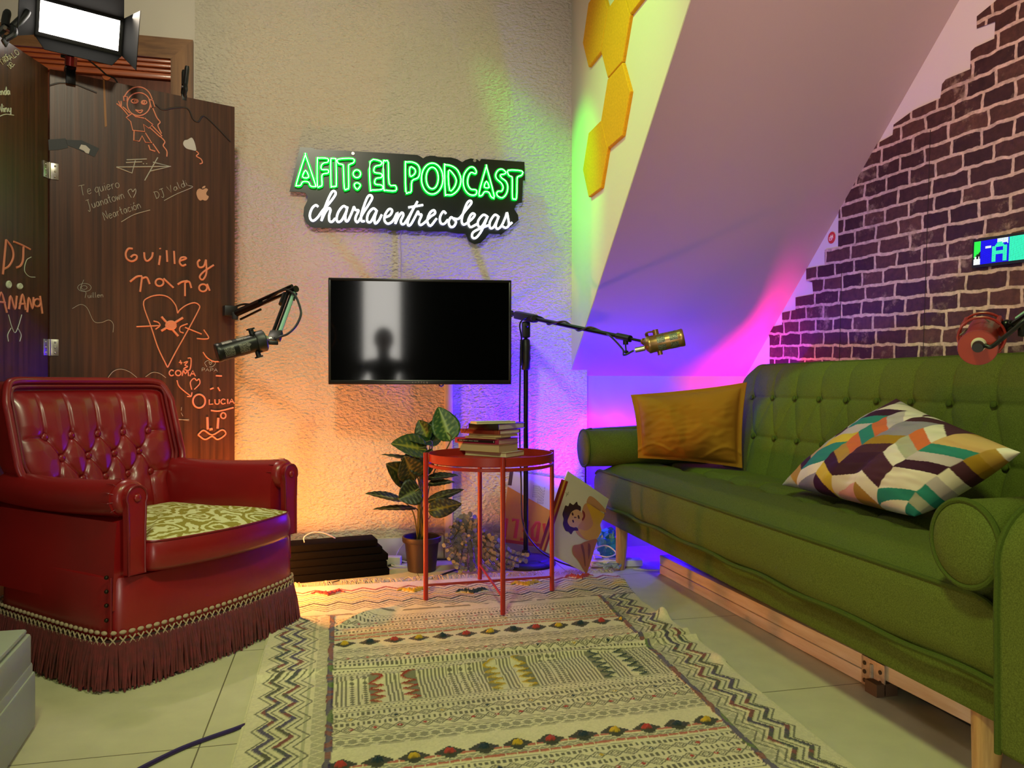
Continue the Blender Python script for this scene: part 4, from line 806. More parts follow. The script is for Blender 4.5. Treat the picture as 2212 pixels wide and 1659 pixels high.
b_ = MB(); b_.lathe([(0.2215, 0), (0.2255, 0.002), (0.2255, 0.010), (0.2215, 0.012)], Matrix.Translation(TCN + Vector((0, 0, zr0 - .014))), 60, False, False)
for x, y in feet: q = Vector((x, y, 0)) - TCN; q.normalize(); b_.tube([TCN + q * .222 + Vector((0, 0, zr0 - .008)), Vector((x, y, zr0 - .008))], 0.004, 8)
b_.build('support_ring', M_TAB, tb)
for i, j in ((0, 2), (1, 3)):
    b_ = MB(); z = 0.060 if i == 0 else 0.066; b_.tube([(*feet[i], z), (*feet[j], z)], 0.0045, 10); b_.build('crossbar', M_TAB, tb)

# ================================================================ BOOKS piled on the tray
M_PAGE = mat('aged_pages', '#b39a72', 0.85, var=(3, 0.10), stretch=(1, 1, 300)); M_PAGEL = mat('pale_pages', '#cdbfa2', 0.85, var=(3, 0.08), stretch=(1, 1, 300))
def camv(a): return Vector(RT * math.cos(R(a)) + FW * math.sin(R(a)))
def book(zb, th, npx, ang, ln, wd, cov, pages, label, spine, back=False, tilt=0.0):
    """near corner at photo column npx; left edge runs away at 180-ang; spine: which face shows the cover ('left', 'right' or None)"""
    N = Vector(onZ(npx, 985, 0.505)); N.z = zb
    el = camv(180 - ang); er = camv(90 - ang)
    t = thing('book', tuple(N), label, 'book', 'books piled on the red tray table')
    c = N + el * ln / 2 + er * wd / 2 + Vector((0, 0, th / 2)); Mx = Matrix((el, er, el.cross(er))).transposed()
    if Mx.determinant() < 0: Mx = Matrix((el, er, -el.cross(er))).transposed()
    ct = 0.0022 if th > .012 else 0.001
    b_ = MB(); b_.rbox(c + Mx @ Vector((0, 0, th / 2 - ct / 2)), (ln, wd, ct), 0.0005, Mx); b_.rbox(c - Mx @ Vector((0, 0, th / 2 - ct / 2)), (ln, wd, ct), 0.0005, Mx)
    if spine == 'left': b_.rbox(c + Mx @ Vector((0, -wd / 2 + ct / 2, 0)), (ln, ct, th), 0.0008, Mx)
    elif spine == 'right': b_.rbox(c + Mx @ Vector((-ln / 2 + ct / 2, 0, 0)), (ct, wd, th), 0.0008, Mx)
    else: b_.rbox(c + Mx @ Vector((0, wd / 2 - ct / 2, 0)), (ln, ct, th), 0.0008, Mx)
    b_.build('cover', cov, t)
    b_ = MB(); b_.box(c, (ln - .004, wd - .005, th - 2 * ct), Mx); b_.build('pages', pages, t, smooth=False)
    return t, c, Mx
cv = lambda n, c, r=0.5: mat(n, c, r, var=(20, 0.06))
z = 0.4978
book(z, .018, 1093, 33, .190, .125, cv('cream_cover', '#b7a585'), M_PAGEL, 'pale paperback at the very bottom of the book pile', None); z += .018
book(z, .029, 1078, 35, .196, .122, cv('tan_cover', '#a88f66'), M_PAGE, 'thick yellowed paperback, second from the bottom of the book pile', None); z += .029
mg, c, Mx = book(z, .0205, 1077, 35, .208, .130, cv('magenta_cover', '#8e1c40'), mat('pinkish_pages', '#c2a193', 0.85, var=(3, .08), stretch=(1, 1, 300)), 'magenta book with a black spine label in the pile on the tray', 'left'); zz = z; z += .0205
b_ = MB(); b_.box(c + Mx @ Vector((0.002, -.0654, 0)), (.178, .0008, .0105), Mx); b_.build('spine_label', mat('black_label', '#0b090a', 0.4), mg, smooth=False)
b_ = MB()
for k in range(26):
    if k % 7 != 5: b_.box(c + Mx @ Vector((.082 - k * .0036, -.0659, .0)), (.0022, .0006, .0026), Mx)
b_.box(c + Mx @ Vector((-.082, -.0659, 0)), (.003, .0006, .006), Mx); b_.build('spine_print', mat('grey_print_small', '#9a9590', 0.6), mg, smooth=False)
book(z, .007, 1071, 36, .150, .095, cv('thin_tan_cover', '#a9885c'), M_PAGE, 'thin yellowed booklet lying on the magenta book', None); z += .007
book(z, .010, 1082, 37, .158, .105, cv('beige_cover', '#b49a70'), M_PAGE, 'thin beige paperback under the dark red hardback', None); z += .010
rdk, c, Mx = book(z, .0165, 1080, 35, .188, .130, cv('dark_red_cover', '#6e2318', 0.4), M_PAGEL, 'dark red hardback with gilt bands on its spine in the pile', 'left')
b_ = MB()
for s in (-.088, -.080, -.072, .066, .074, .088): b_.box(c + Mx @ Vector((s, -.0652, 0)), (.0016, .0008, .0150), Mx)
b_.build('spine_band', mat('gilt_band', '#9c5a3a', 0.4), rdk, smooth=False)
b_ = MB(); q0 = c + Mx @ Vector((.080, -.066, -.008)); b_.tube(crom([q0, q0 + Vector((.004, -.006, -.012)), q0 + Mx @ Vector((-.03, -.008, -.016))], 5), .0012, 6); b_.build('ribbon', mat('red_ribbon', '#7a1a14', 0.6), rdk); z += .0165
book(z, .0225, 1077, 32, .136, .185, cv('dark_brown_cover', '#1e150d', 0.35), mat('cream_pages', '#c9bb97', 0.85, var=(3, .06), stretch=(1, 1, 300)), 'thick dark brown paperback with cream pages, second from the top', 'left'); z += .0225
book(z, .009, 1029, 62, .060, .165, cv('pale_green_cover', '#c9d9a0'), M_PAGEL, 'slim pale green booklet on top of the book pile', None)

# ================================================================ TALL POTTED PLANT
M_POT = mat('dark_brown_plastic', '#261a14', 0.5); M_SOIL = mat('dark_soil', '#1a120c', 0.95, bump=(90, 0.8, 0.006))
M_LEAF = mat('variegated_leaf', '#2a4a18', 0.42, attr='col', spec=0.45); M_STEM = mat('olive_stem', '#5a5a22', 0.5)
PP = Vector((0.333, 3.185, 0)); PL = thing('potted_plant', tuple(PP), 'tall leafy green plant with veined leaves in a dark brown pot', 'plant')
b_ = MB(); b_.lathe([(0.055, 0), (0.058, 0.002), (0.070, 0.118), (0.079, 0.120), (0.081, 0.126), (0.081, 0.140), (0.078, 0.143), (0.073, 0.140), (0.070, 0.118), (0.066, 0.118)], Matrix.Translation(PP), 40, True, False); b_.build('pot', M_POT, PL)
b_ = MB(); b_.lathe([(0.0001, .112), (0.04, .116), (0.0695, .110)], Matrix.Translation(PP), 30, False, False); b_.build('soil', M_SOIL, PL)
ZP = lambda p, y: Vector(onY(760 + p[0] * 0.27125, 840 + p[1] * 0.27125, y))
def leaf(mbd, cols, base, tip, w, face, droop=0.0, fold=0.25, dark='#152b0e', light='#6f8f2e', nu=11, nv=22):
    base, tip = Vector(base), Vector(tip); d = tip - base; L = d.length; d.normalize(); f = Vector(face); f = (f - d * f.dot(d)).normalized(); s = d.cross(f)
    dk, lt = np.array(lin(dark)), np.array(lin(light)); n0 = len(mbd.v); cc = []
    def fn(a, b):
        x = (a - .5) * 2; prof = math.sin(math.pi * min(1, (b * .97 + .02)) ** 0.72) ** 0.8 if 0 < b < 1 else 0.02
        wd = w / 2 * prof; bend = droop * L * (b * b)
        q = base + d * (b * L) + s * (x * wd) + f * (fold * wd * abs(x) - 0.0012 * math.sin(b * 40) * abs(x)) - f * bend
        g = abs((b * 7.5 - abs(x) * 1.1) % 1 - .5) * 2
        v = max(math.exp(-(x * x) / 0.004), (1 if g > .80 else 0) * (0.75 - .45 * abs(x)))
        cc.append(dk + (lt - dk) * min(1, v)); return q
    mbd.grid(fn, nu, nv); cols += cc
cdn = Vector(EYE) - PP; cdn.z = 0; cdn.normalize()
LV = [  # stem-side end, tip, width (m), depth at both, facing, colours
    ((785, 420), (690, 140), .118, 3.12, 3.17, (0, -1, .15), '#1f4a12', '#8aa048'), ((640, 440), (400, 385), .085, 3.15, 3.10, (.1, -.5, 1), '#14300d', '#4f7a24'), ((625, 430), (530, 250), .095, 3.18, 3.20, (-.5, -1, .3), '#123010', '#5e8030'),
    ((560, 470), (655, 240), .07, 3.20, 3.16, (-.9, -.6, .2), '#17380f', '#3f6a20'), ((600, 430), (715, 400), .06, 3.22, 3.22, (0, -.8, .6), '#4d6e2a', '#7c9648'), ((600, 490), (318, 430), .118, 3.10, 3.06, (0, -.8, .7), '#2c430f', '#8d8a2a'),
    ((580, 520), (390, 560), .06, 3.14, 3.10, (0, -.6, .9), '#1a2a0c', '#596a24'), ((560, 590), (242, 508), .040, 3.14, 3.06, (0, -.5, 1), '#33401a', '#6c7434'), ((505, 740), (278, 600), .105, 3.10, 3.05, (-.4, -1, .4), '#1c2409', '#6a5a20'),
    ((500, 720), (420, 540), .115, 3.07, 3.04, (-.2, -1, .5), '#1c240a', '#7a6424'), ((500, 560), (600, 700), .09, 3.08, 3.06, (0, -1, .3), '#121f0a', '#3c4c18'), ((520, 690), (640, 480), .085, 3.10, 3.08, (.2, -1, .3), '#10200b', '#39501c'),
    ((400, 890), (118, 822), .052, 3.10, 3.00, (0, -.7, .9), '#1a260f', '#93964a'), ((510, 955), (172, 945), .036, 3.11, 3.03, (0, -.6, 1), '#161f0b', '#8a7a36'), ((545, 800), (372, 880), .110, 3.05, 3.02, (0, -1, .35), '#0f1d0a', '#5b6a30'),
    ((590, 720), (845, 680), .050, 3.12, 3.08, (0, -.6, 1), '#14190f', '#4c5a44'), ((600, 765), (815, 735), .040, 3.11, 3.06, (0, -.7, .9), '#12180e', '#3e4a38'), ((600, 900), (888, 795), .046, 3.10, 3.05, (0, -.8, .7), '#10180c', '#475a34'),
    ((610, 975), (872, 915), .080, 3.06, 3.02, (0, -1, .4), '#101c09', '#68761f'), ((540, 640), (470, 520), .07, 3.12, 3.10, (.3, -1, .4), '#142509', '#5c6a22')]
hub = PP + Vector((0, -.005, .115)); stems = MB(); 
for k, (a, b, w, ya, yb, fc, dk, lt) in enumerate(LV):
    A, B = ZP(a, ya), ZP(b, yb); b_ = MB(); cc = []; leaf(b_, cc, A, B, w, fc, droop=.05, dark=dk, light=lt); lf = b_.build('leaf', M_LEAF, PL, cols=np.array(cc), solid=0.0006)
    h = hub + Vector((random.uniform(-.022, .022), random.uniform(-.015, .015), 0)); md = h.lerp(A, .55) + Vector((0, 0, .03)); md.x = h.x + (A.x - h.x) * .35
    stems.tube(crom([h, md, A, A.lerp(B, .25)], 6), 0.0028, 6)
stems.build('stems', M_STEM, PL)

# ================================================================ TRAILING EUCALYPTUS in a small white pot
EP = Vector((0.535, 3.235, 0)); EU = thing('trailing_plant', tuple(EP), 'grey-green trailing plant with small round leaves in a white pot', 'plant')
b_ = MB(); tz = axes(Vector((-.10, -.12, 1)), (1, 0, 0)).to_4x4(); b_.lathe([(0.030, 0.003), (0.033, .005), (0.044, .105), (0.046, .110), (0.046, .116), (0.043, .116), (0.040, .10)], Matrix.Translation(EP) @ tz, 32, True, False)
b_.lathe([(0.0345, .040), (0.0375, .043), (0.0360, .046)], Matrix.Translation(EP) @ tz, 32, False, False); b_.build('pot', mat('white_ceramic', '#cfc5b2', 0.4), EU)
b_ = MB(); b_.lathe([(0.0001, .098), (0.040, .098)], Matrix.Translation(EP) @ tz, 24, False, False); b_.build('soil', M_SOIL, EU)
M_EUC = mat('grey_green_leaf', '#87907a', 0.7, var=(30, 0.2)); et = EP + Vector((-.01, -.012, .108))
ends = [(850, 1060), (800, 1090), (760, 1190), (745, 1270), (790, 1370), (850, 1440), (930, 1450), (1000, 1470), (1090, 1440), (1180, 1430), (1290, 1440), (1395, 1350), (1120, 1270), (1060, 1150), (1010, 1060), (960, 1080), (910, 1180), (1150, 1340), (890, 1250), (1330, 1390), (870, 1330)]
EZ = lambda p, y: Vector(onY(760 + p[0] * 0.27125, 840 + p[1] * 0.27125, y))
for k, e in enumerate(ends):
    y = 3.235 - 0.02 - 0.13 * min(1, max(0, (e[1] - 1050) / 400)) - random.uniform(0, .03); E1 = EZ(e, y); E1.z = max(E1.z, .016)
    far = E1.x - et.x; hgt = .03 if e[1] < 1150 else .055
    md = et.lerp(E1, .35); md.z = max(et.z, E1.z) + hgt * (0.4 if e[1] < 1150 else .35)
    m2 = et.lerp(E1, .72); m2.z = max(.02, E1.z + (et.z - E1.z) * .28)
    P = crom([et, md, m2, E1], 7); st_ = MB(); st_.tube(P, 0.0013, 5); sp = st_.build('stem', bpy.data.materials['olive_stem'], EU)
    fo = MB(); n = len(P)
    for i in range(5, n, 2 if n > 26 else 1):
        for sd in (-1, 1):
            q = Vector(P[i]); dr = Vector(P[i] - P[i - 1]).normalized(); sdv = dr.cross(Vector((random.uniform(-.5, .5), -1, random.uniform(-.2, .8)))).normalized() * sd
            r_ = random.uniform(.010, .0155) * (1 - .35 * i / n); c = q + sdv * (r_ + .003); nn = (Vector((random.uniform(-.6, .6), -1, random.uniform(-.2, .9)))).normalized()
            X = axes(nn, sdv); c.z = max(c.z, .012)
            fo.add([c + X @ Vector((r_ * math.cos(R(45 * j)), r_ * .85 * math.sin(R(45 * j)), .002 * math.cos(R(90 * j)))) for j in range(8)], [tuple(range(8))])
    f = fo.build('leaves', M_EUC, sp, smooth=False); f['kind'] = 'stuff'
# ================================================================ RECORD SLEEVES
ZL = lambda p: (760 + p[0] * 0.27125, 840 + p[1] * 0.27125)
M_CARD = mat('cream_card', '#d3c6ab', 0.45, spec=0.4)
def sleeve(B, e1, e2, label, col, S=0.315):
    """B: lowest corner; e1, e2 unit edges; sleeve thickness away from the viewer"""
    n = e1.cross(e2).normalized()
    if n.dot(Vector(EYE) - B) < 0: n = -n
    t = thing('record_sleeve', tuple(B), label, 'record sleeve', 'record sleeves leaning by the sofa')
    b_ = MB(); b_.prism([B, B + e1 * S, B + e1 * S + e2 * S, B + e2 * S], -n * 0.0035); b_.build('card', col, t, smooth=False)
    return t, n
def art(t, B, n, items, off=0.0005):
    """flat printed shapes: (name, colour, [polygons in zoom pixels], smooth)"""
    for k, (nm, col, polys, sm_) in enumerate(items):
        b_ = MB()
        for p in polys:
            P = [on_plane(*ZL(q), B, n) + np.array(n) * (off + 0.00012 * k) for q in p]
            if sm_: P = crom(P, 4, True)
            b_.prism(P, np.array(n) * 0.0001)
        b_.build(nm, mat(nm + '_print', col, 0.45), t, smooth=False)
Bf = Vector((0.960, 2.951, 0.013)); e1 = Vector((0.736, 2.786, 0.152)) - Bf; e2 = Vector((1.093, 3.019, 0.283)) - Bf
e1.normalize(); e2 = (e2 - e1 * e2.dot(e1)).normalized()
lp1, ln1 = sleeve(Bf, e1, e2, 'white record sleeve with a dark-haired woman in yellow, standing on its corner by the sofa', mat('white_card', '#d9cdb8', 0.35, spec=0.5))
art(lp1, Bf, ln1, [
    ('red_stripe', '#8e2420', [[(1668, 719), (1690, 726), (1510, 1281), (1490, 1270)], [(1704, 733), (1722, 740), (1540, 1300), (1524, 1292)]], False),
    ('yellow_stripe', '#d8952f', [[(1690, 726), (1704, 733), (1524, 1292), (1510, 1281)]], False),
    ('skin', '#c98a5c', [[(1885, 862), (1908, 858), (1950, 888), (2008, 948), (2024, 985), (1990, 978), (1930, 945), (1905, 920), (1868, 908)], [(1845, 930), (1900, 915), (1985, 985), (1960, 1080), (1900, 1140), (1800, 1120), (1820, 1050)], [(1790, 1110), (1832, 1148), (1900, 1185), (1872, 1206), (1820, 1182), (1783, 1142)]], True),
    ('hair', '#3a2216', [[(1676, 1000), (1690, 955), (1700, 930), (1722, 935), (1735, 910), (1762, 925), (1790, 900), (1800, 925), (1822, 940), (1818, 975), (1780, 965), (1745, 1000), (1722, 1045), (1735, 1095), (1790, 1105), (1800, 1130), (1765, 1132), (1745, 1160), (1725, 1140), (1700, 1130), (1680, 1080), (1685, 1040)]], True),
    ('dress', '#d9a02e', [[(1870, 915), (1925, 945), (1988, 985), (2010, 1010), (1978, 1080), (1985, 1130), (1950, 1195), (1862, 1200), (1802, 1118), (1868, 1130), (1918, 1085), (1906, 1020)]], True),
    ('face', '#d7a071', [[(1728, 1020), (1750, 980), (1790, 962), (1825, 985), (1838, 1030), (1815, 1075), (1775, 1105), (1735, 1092), (1716, 1058)]], True),
    ('choker', '#8a2c20', [[(1832, 968), (1852, 985), (1856, 1020), (1838, 1052), (1830, 1040), (1842, 1015), (1838, 990)]], True),
    ('features', '#4a2418', [[(1748, 992), (1758, 986), (1764, 1006), (1754, 1010)], [(1752, 1048), (1762, 1044), (1768, 1062), (1758, 1066)], [(1796, 1012), (1806, 1008), (1812, 1032), (1802, 1036)], [(1770, 1020), (1790, 1024), (1772, 1030)]], True),
    ('skirt', '#b06a2c', [[(1760, 1252), (1810, 1240), (1868, 1214), (1950, 1198), (1934, 1262), (1872, 1462), (1846, 1448), (1800, 1372), (1756, 1312)]], True),
    ('skirt_fold', '#7c4018', [[(1835, 1240), (1850, 1290), (1860, 1400), (1852, 1410), (1838, 1320), (1822, 1250)], [(1880, 1230), (1900, 1260), (1885, 1360), (1878, 1300)]], True)])
b_ = MB()
for s in ([(1705, 860), (1712, 835), (1700, 825)], [(1708, 845), (1722, 838)], [(1716, 832), (1726, 822)]): b_.tube([on_plane(*ZL(q), Bf, ln1) + np.array(ln1) * .001 for q in s], 0.0005, 5)
b_.build('signature', mat('ink', '#6a5a48', 0.6), lp1)
# yellow and cream sleeve leaning on the wall behind the microphone stand
a_ = R(9.6); nb = Vector((0.0, -1, 0.16)).normalized(); ex = Vector((1, 0, 0)); uz = Vector((0, 0.158, 0.987)).normalized()
f1 = (ex * math.cos(a_) - uz * math.sin(a_)).normalized(); f2 = (uz * math.cos(a_) + ex * math.sin(a_)).normalized()
BL = Vector(onY(1081, 1171, 3.335)); BL.z = max(BL.z, .058)
lp2, ln2 = sleeve(BL, f1, f2, 'yellow and cream record sleeve with upside-down red lettering, behind the microphone stand', M_CARD)
# colour areas in sleeve coordinates
def sl(u, v, o=0.0006): return BL + f1 * (u * .315) + f2 * (v * .315) + ln2 * o
b_ = MB(); b_.prism([sl(0, 0), sl(1, 0), sl(1, .40), sl(0, .78)], ln2 * .0002); b_.build('yellow_field', mat('yellow_print', '#d58f1e', 0.45), lp2, smooth=False)
b_ = MB(); b_.prism([sl(0, 0, .001), sl(1, 0, .001), sl(1, .045, .001), sl(0, .045, .001)], ln2 * .0001); b_.build('red_edge', mat('red_print', '#b8361f', 0.45), lp2, smooth=False)
b_ = MB(); x = 0.70
for ch in 'ADELI':
    w = max(p[0] for s in GL[ch] for p in s)
    for s in GL[ch]: b_.tube([sl(x - p[0] * .19, .335 - p[1] * .26, .0012) for p in s], 0.0080, 6, flat=(ln2, .08))
    x -= (w * .19 + .060)
b_.build('lettering', mat('red_letter', '#d23a1c', 0.45), lp2)
b_ = MB()
for k in range(9):
    for (u0, u1) in ((.36 + .02 * k, .36 + .02 * k),):
        v0, v1 = (.60, .86 - .02 * (k % 4)) if k > 3 else (.68, .86)
        for j in range(6):
            vv = v0 + (v1 - v0) * j / 6; b_.prism([sl(u0 + .02, vv, .0011), sl(u0 + .026, vv, .0011), sl(u0 + .026, vv + (v1 - v0) / 8, .0011), sl(u0 + .02, vv + (v1 - v0) / 8, .0011)], ln2 * .0001)
b_.build('text_block', mat('grey_text', '#7a6a55', 0.6), lp2, smooth=False)
b_ = MB(); b_.prism([sl(.0, .80, .001), sl(.055, .80, .001), sl(.055, 1.0, .001), sl(0, 1.0, .001)], ln2 * .0001); b_.build('corner_panel', mat('brown_print', '#4a2d22', 0.5), lp2, smooth=False)
for k in range(2):
    sh = Vector((.05 + .028 * k, .0075 + .006 * k, -.012 - .010 * k)); Bk = BL + sh
    sleeve(Bk, f1, f2, ('cream record sleeve right behind the yellow lettered one', 'cream record sleeve at the back of the leaning group, against the wall')[k], M_CARD)

# ================================================================ STACK OF BLACK PANELS
M_FOAM = mat('black_foam_board', '#050505', 0.95, bump=(120, 0.2, 0.002), spec=0.08)
ga_ = R(9.5); gx = Vector((math.cos(ga_), math.sin(ga_), 0)); gy = Vector((-gx.y, gx.x, 0)); q0 = Vector((-0.32, 3.045, 0)); z = 0.001
for k, (dx, dy, ln_) in enumerate(((0.0, 0.0, .525), (-.005, .004, .522), (.002, .010, .520), (-.012, .016, .512), (-.022, .026, .505))):
    b_ = MB(); th = .0285; b_.rbox(q0 + gx * (dx + ln_ / 2) + gy * (dy + .055) + Vector((0, 0, z + th / 2)), (ln_, .11, th - .0015), 0.004, Matrix((gx, gy, Vector((0, 0, 1)))).transposed())
    single('foam_panel', b_, M_FOAM, ('black panel at the bottom of the stack by the wall', 'black panel, second from the bottom of the stack by the wall', 'black panel in the middle of the stack by the wall', 'black panel, second from the top of the stack by the wall', 'black panel on top of the stack, lit orange along its edge')[k], 'foam panel', 'black panels stacked by the wall'); z += th
# chargers and loose cables by the wall
M_WCABLE = mat('white_cable', '#cfc6b8', 0.4)
ZC = lambda p, y: Vector(onY(760 + p[0] * 0.27125, 840 + p[1] * 0.27125, y))
b_ = MB(); b_.rbox(Vector((.228, 3.30, .020)), (.060, .045, .036), .006, Matrix.Rotation(R(-14), 3, 'Z')); single('power_adapter', b_, mat('white_plastic', '#d6cec0', 0.4), 'white power adapter on the floor between the black panels and the plant pot', 'power adapter')
wireline('white_cable', [(.21, 3.32, .012), (.24, 3.26, .006), (.30, 3.29, .006), (.245, 3.33, .010), (.215, 3.27, .006), (.27, 3.24, .006), (.34, 3.30, .006)], .0028, M_WCABLE, 'white cable coiled on the floor beside the plant pot', 'cable')
wireline('white_cable', [(.235, 3.31, .036), (.26, 3.37, .06), (.31, 3.388, .11), (.37, 3.390, .17), (.40, 3.390, .23), (.42, 3.390, .27)], .0020, M_WCABLE, 'thin white cable rising along the wall behind the tall plant', 'cable')
wireline('white_cable', [(-.135, 3.135, .146), (-.135, 3.15, .165), (-.10, 3.17, .178), (-.05, 3.19, .165), (.0, 3.215, .12), (.02, 3.23, .02)], .0022, M_WCABLE, 'thin white cable arching over the black panels beside the armchair', 'cable')
wireline('black_cable', [(.20, 3.27, .006), (.30, 3.345, .006), (.42, 3.34, .006), (.55, 3.31, .006), (.69, 3.34, .006)], .004, M_BLACK, 'black cable lying along the wall behind the plants', 'cable')
wireline('black_cable', [(.52, 3.19, .005), (.45, 3.12, .005), (.40, 3.07, .005), (.36, 3.03, .005)], .004, M_BLACK, 'short black cable end on the floor in front of the trailing plant', 'cable')
wireline('black_cable', [(.0, 3.075, .004), (-.03, 3.05, .004), (-.045, 3.035, .010)], .002, M_BLACK, 'tiny black cable end sticking out under the black panels', 'cable')
lamp = thing('floor_lamp', (-0.36, 2.90, 0), 'small black floor lamp behind the armchair throwing orange light on the wall', 'lamp')
b_ = MB(); b_.lathe([(.055, 0), (.055, .008), (.03, .012), (.02, .03), (.045, .05), (.048, .10), (.045, .104)], Matrix.Translation((-0.36, 2.90, 0)), 28); b_.build('body', M_BLACK, lamp)
b_ = MB(); b_.lathe([(.040, .1045), (.034, .112), (.0001, .116)], Matrix.Translation((-0.36, 2.90, 0)), 28, False, False); b_.build('lens', mat('orange_glow', (1, .4, .1), 0.5, emit=(1.0, 0.36, 0.06), estr=6), lamp)
# floor cable in front, reddish cable behind the armchair
fl = lambda p, z=.005: tuple(onZ(*p, z))
wireline('floor_cable', [fl((250, 1690)), fl((320, 1652)), fl((390, 1618)), fl((450, 1595)), fl((505, 1576)), fl((528, 1567), .0)], .0048, mat('purple_cable', '#2c1c58', 0.45), 'purple cable on the tiles going under the rug', 'cable', n=8)
wireline('floor_cable', [fl((-40, 1450)), fl((20, 1432)), fl((60, 1418)), fl((110, 1398))], .004, mat('dark_red_cable', '#5a1612', 0.5), 'dark red cable on the floor behind the armchair', 'cable')
# pale drawer unit at the lower left corner
wb = Vector(onZ(30, 1645, 0)); ub = MB(); MW = mat('pale_grey_plastic', '#a9b09e', 0.45)
un = thing('drawer_unit', tuple(wb), 'pale grey plastic drawer unit cut off at the lower left corner', 'drawer unit')
ux = Vector((1, 0.02, 0)).normalized(); uy = Vector((-.10, 1, 0)).normalized(); dtop = .77 - (1372 - 830) * 1.66 / F_PX
def ubox(nm, x0, x1, y0, y1, z0, z1, m_):
    b_ = MB(); c = wb + ux * (x0 + x1) / 2 + uy * (y0 + y1) / 2 + Vector((0, 0, (z0 + z1) / 2)); b_.rbox(c, (x1 - x0, y1 - y0, z1 - z0), .006, Matrix((ux, uy, Vector((0, 0, 1)))).transposed()); return b_.build(nm, m_, un)
ubox('body', -.30, -.004, -.30, .16, .0, .150, MW); ubox('drawer', -.30, 0.0, -.30, .165, .004, .128, MW); ubox('drawer', -.30, -.006, -.30, .155, .137, .215, MW); ubox('lid', -.30, -.012, -.30, .145, .217, dtop, MW)

# ================================================================ RUG
def tri(x): return np.abs((x % 1.0) - 0.5) * 2
X0, X1, Y0, Y1 = -0.213, 1.075, 0.75, 3.005
st_ = 0.0026; nx, ny = int((X1 - X0) / st_), int((Y1 - Y0) / st_)
gx_, gy_ = np.meshgrid(np.linspace(0, 1, nx), np.linspace(Y0, Y1, ny)); 
yy = gy_; xr = np.interp(yy, [0.75, 1.35, 1.85, 2.2, 2.6, 3.0], [.99, 1.008, 1.03, 1.055, 1.045, 1.10]); xl = np.full_like(yy, -0.213)
xx = xl + (xr - xl) * gx_
y_edge = np.interp(xx, [-.2, .5, 1.1], [3.005, 2.998, 2.955]); Yw = Y0 + (yy - Y0) * (y_edge - Y0) / (Y1 - Y0)
def vnoise(x, y, s, seed=0):
    r = np.random.default_rng(seed).random((64, 64)); u, v = x * s + 100, y * s + 100; i, j = np.floor(u).astype(int), np.floor(v).astype(int); a, b = u - i, v - j; a, b = a * a * (3 - 2 * a), b * b * (3 - 2 * b)
    g = lambda p, q: r[p % 64, q % 64]
    return (g(i, j) * (1 - a) + g(i + 1, j) * a) * (1 - b) + (g(i, j + 1) * (1 - a) + g(i + 1, j + 1) * a) * b
X, Y = xx + .006 * (vnoise(xx, Yw, 9, 1) - .5), Yw + .008 * (vnoise(xx, Yw, 7, 2) - .5)
CRE, DK, GY = np.array(lin('#cfc3a2')), np.array(lin('#38372e')), np.array(lin('#6d6a58'))
RD, YL, NB, PU, MA, OR_, GN = [np.array(lin(c)) for c in ('#a63a34', '#b8942a', '#26343f', '#33285a', '#6e1f2c', '#a8561e', '#3d5a24')]
col = np.tile(CRE, (ny, nx, 1)); h = np.zeros((ny, nx))
def put(mask, c, a=1.0, dz=0.0):
    global h
    m_ = (np.clip(mask.astype(float), 0, 1) * a)[..., None]; col[:] = col * (1 - m_) + np.asarray(c) * m_
    if dz: h = h + dz * m_[..., 0]
xin0 = -.02; xin1 = np.interp(Y, [1.3, 2.1, 2.65], [.835, .878, .912]); V = Y - .038 * (X - .3); fld = (X > xin0) & (X < xin1) & (V < 2.615)
def line(v, w): return fld & (np.abs(V - v) < w / 2)
def comb(v, w, p=.0125, d=.5): return fld & (np.abs(V - v) < w / 2) & (((X / p) % 1) < d)
def zig(v, amp, p, w, ph=0): return fld & (np.abs(V - v - amp * (tri(X / p + ph) - .5)) < w / 2)
def dots(v, p, r, ph=0): return fld & ((((X / p + ph) % 1 - .5) * p) ** 2 + (V - v) ** 2 < r * r)
def lattice(v, hh, p=.036):
    a = tri(X / p); b = np.abs(V - v) / hh; d_ = a + b
    return fld & (b < 1) & ((np.abs(d_ - 1) < .16) | (np.abs(d_ - .55) < .12) | (d_ < .16))
def gems(v, p, r, cs, ph=0):
    k = np.floor(X / p + ph).astype(int); d_ = np.abs(((X / p + ph) % 1 - .5) * p) + np.abs(V - v)
    for i, c in enumerate(cs): put(fld & (d_ < r) & (k % len(cs) == i), c, 1, .0008)
    put(fld & (d_ < r * .38) & (k % 2 == 0), np.array(lin('#d9d6cc')))
def steps(v, ph, order):
    p = .0735; k = np.floor((X - ph) / p + .5).astype(int); dx = np.abs((X - ph) - k * p); dy = np.abs(V - v)
    qx, qy = np.floor(dx / .0064), np.floor(dy / .0052); put(fld & (qx + qy < 5.0) & (qx < 5), DK * 1.25)
    d2 = (dx / .0125) ** 2 + (dy / .0105) ** 2
    for i, c in enumerate(order): put(fld & (d2 < 1) & (k % 3 == i), c, 1); 
    global h
    h = h + np.where(fld, .009 * np.sqrt(np.clip(1 - d2, 0, 1)), 0)
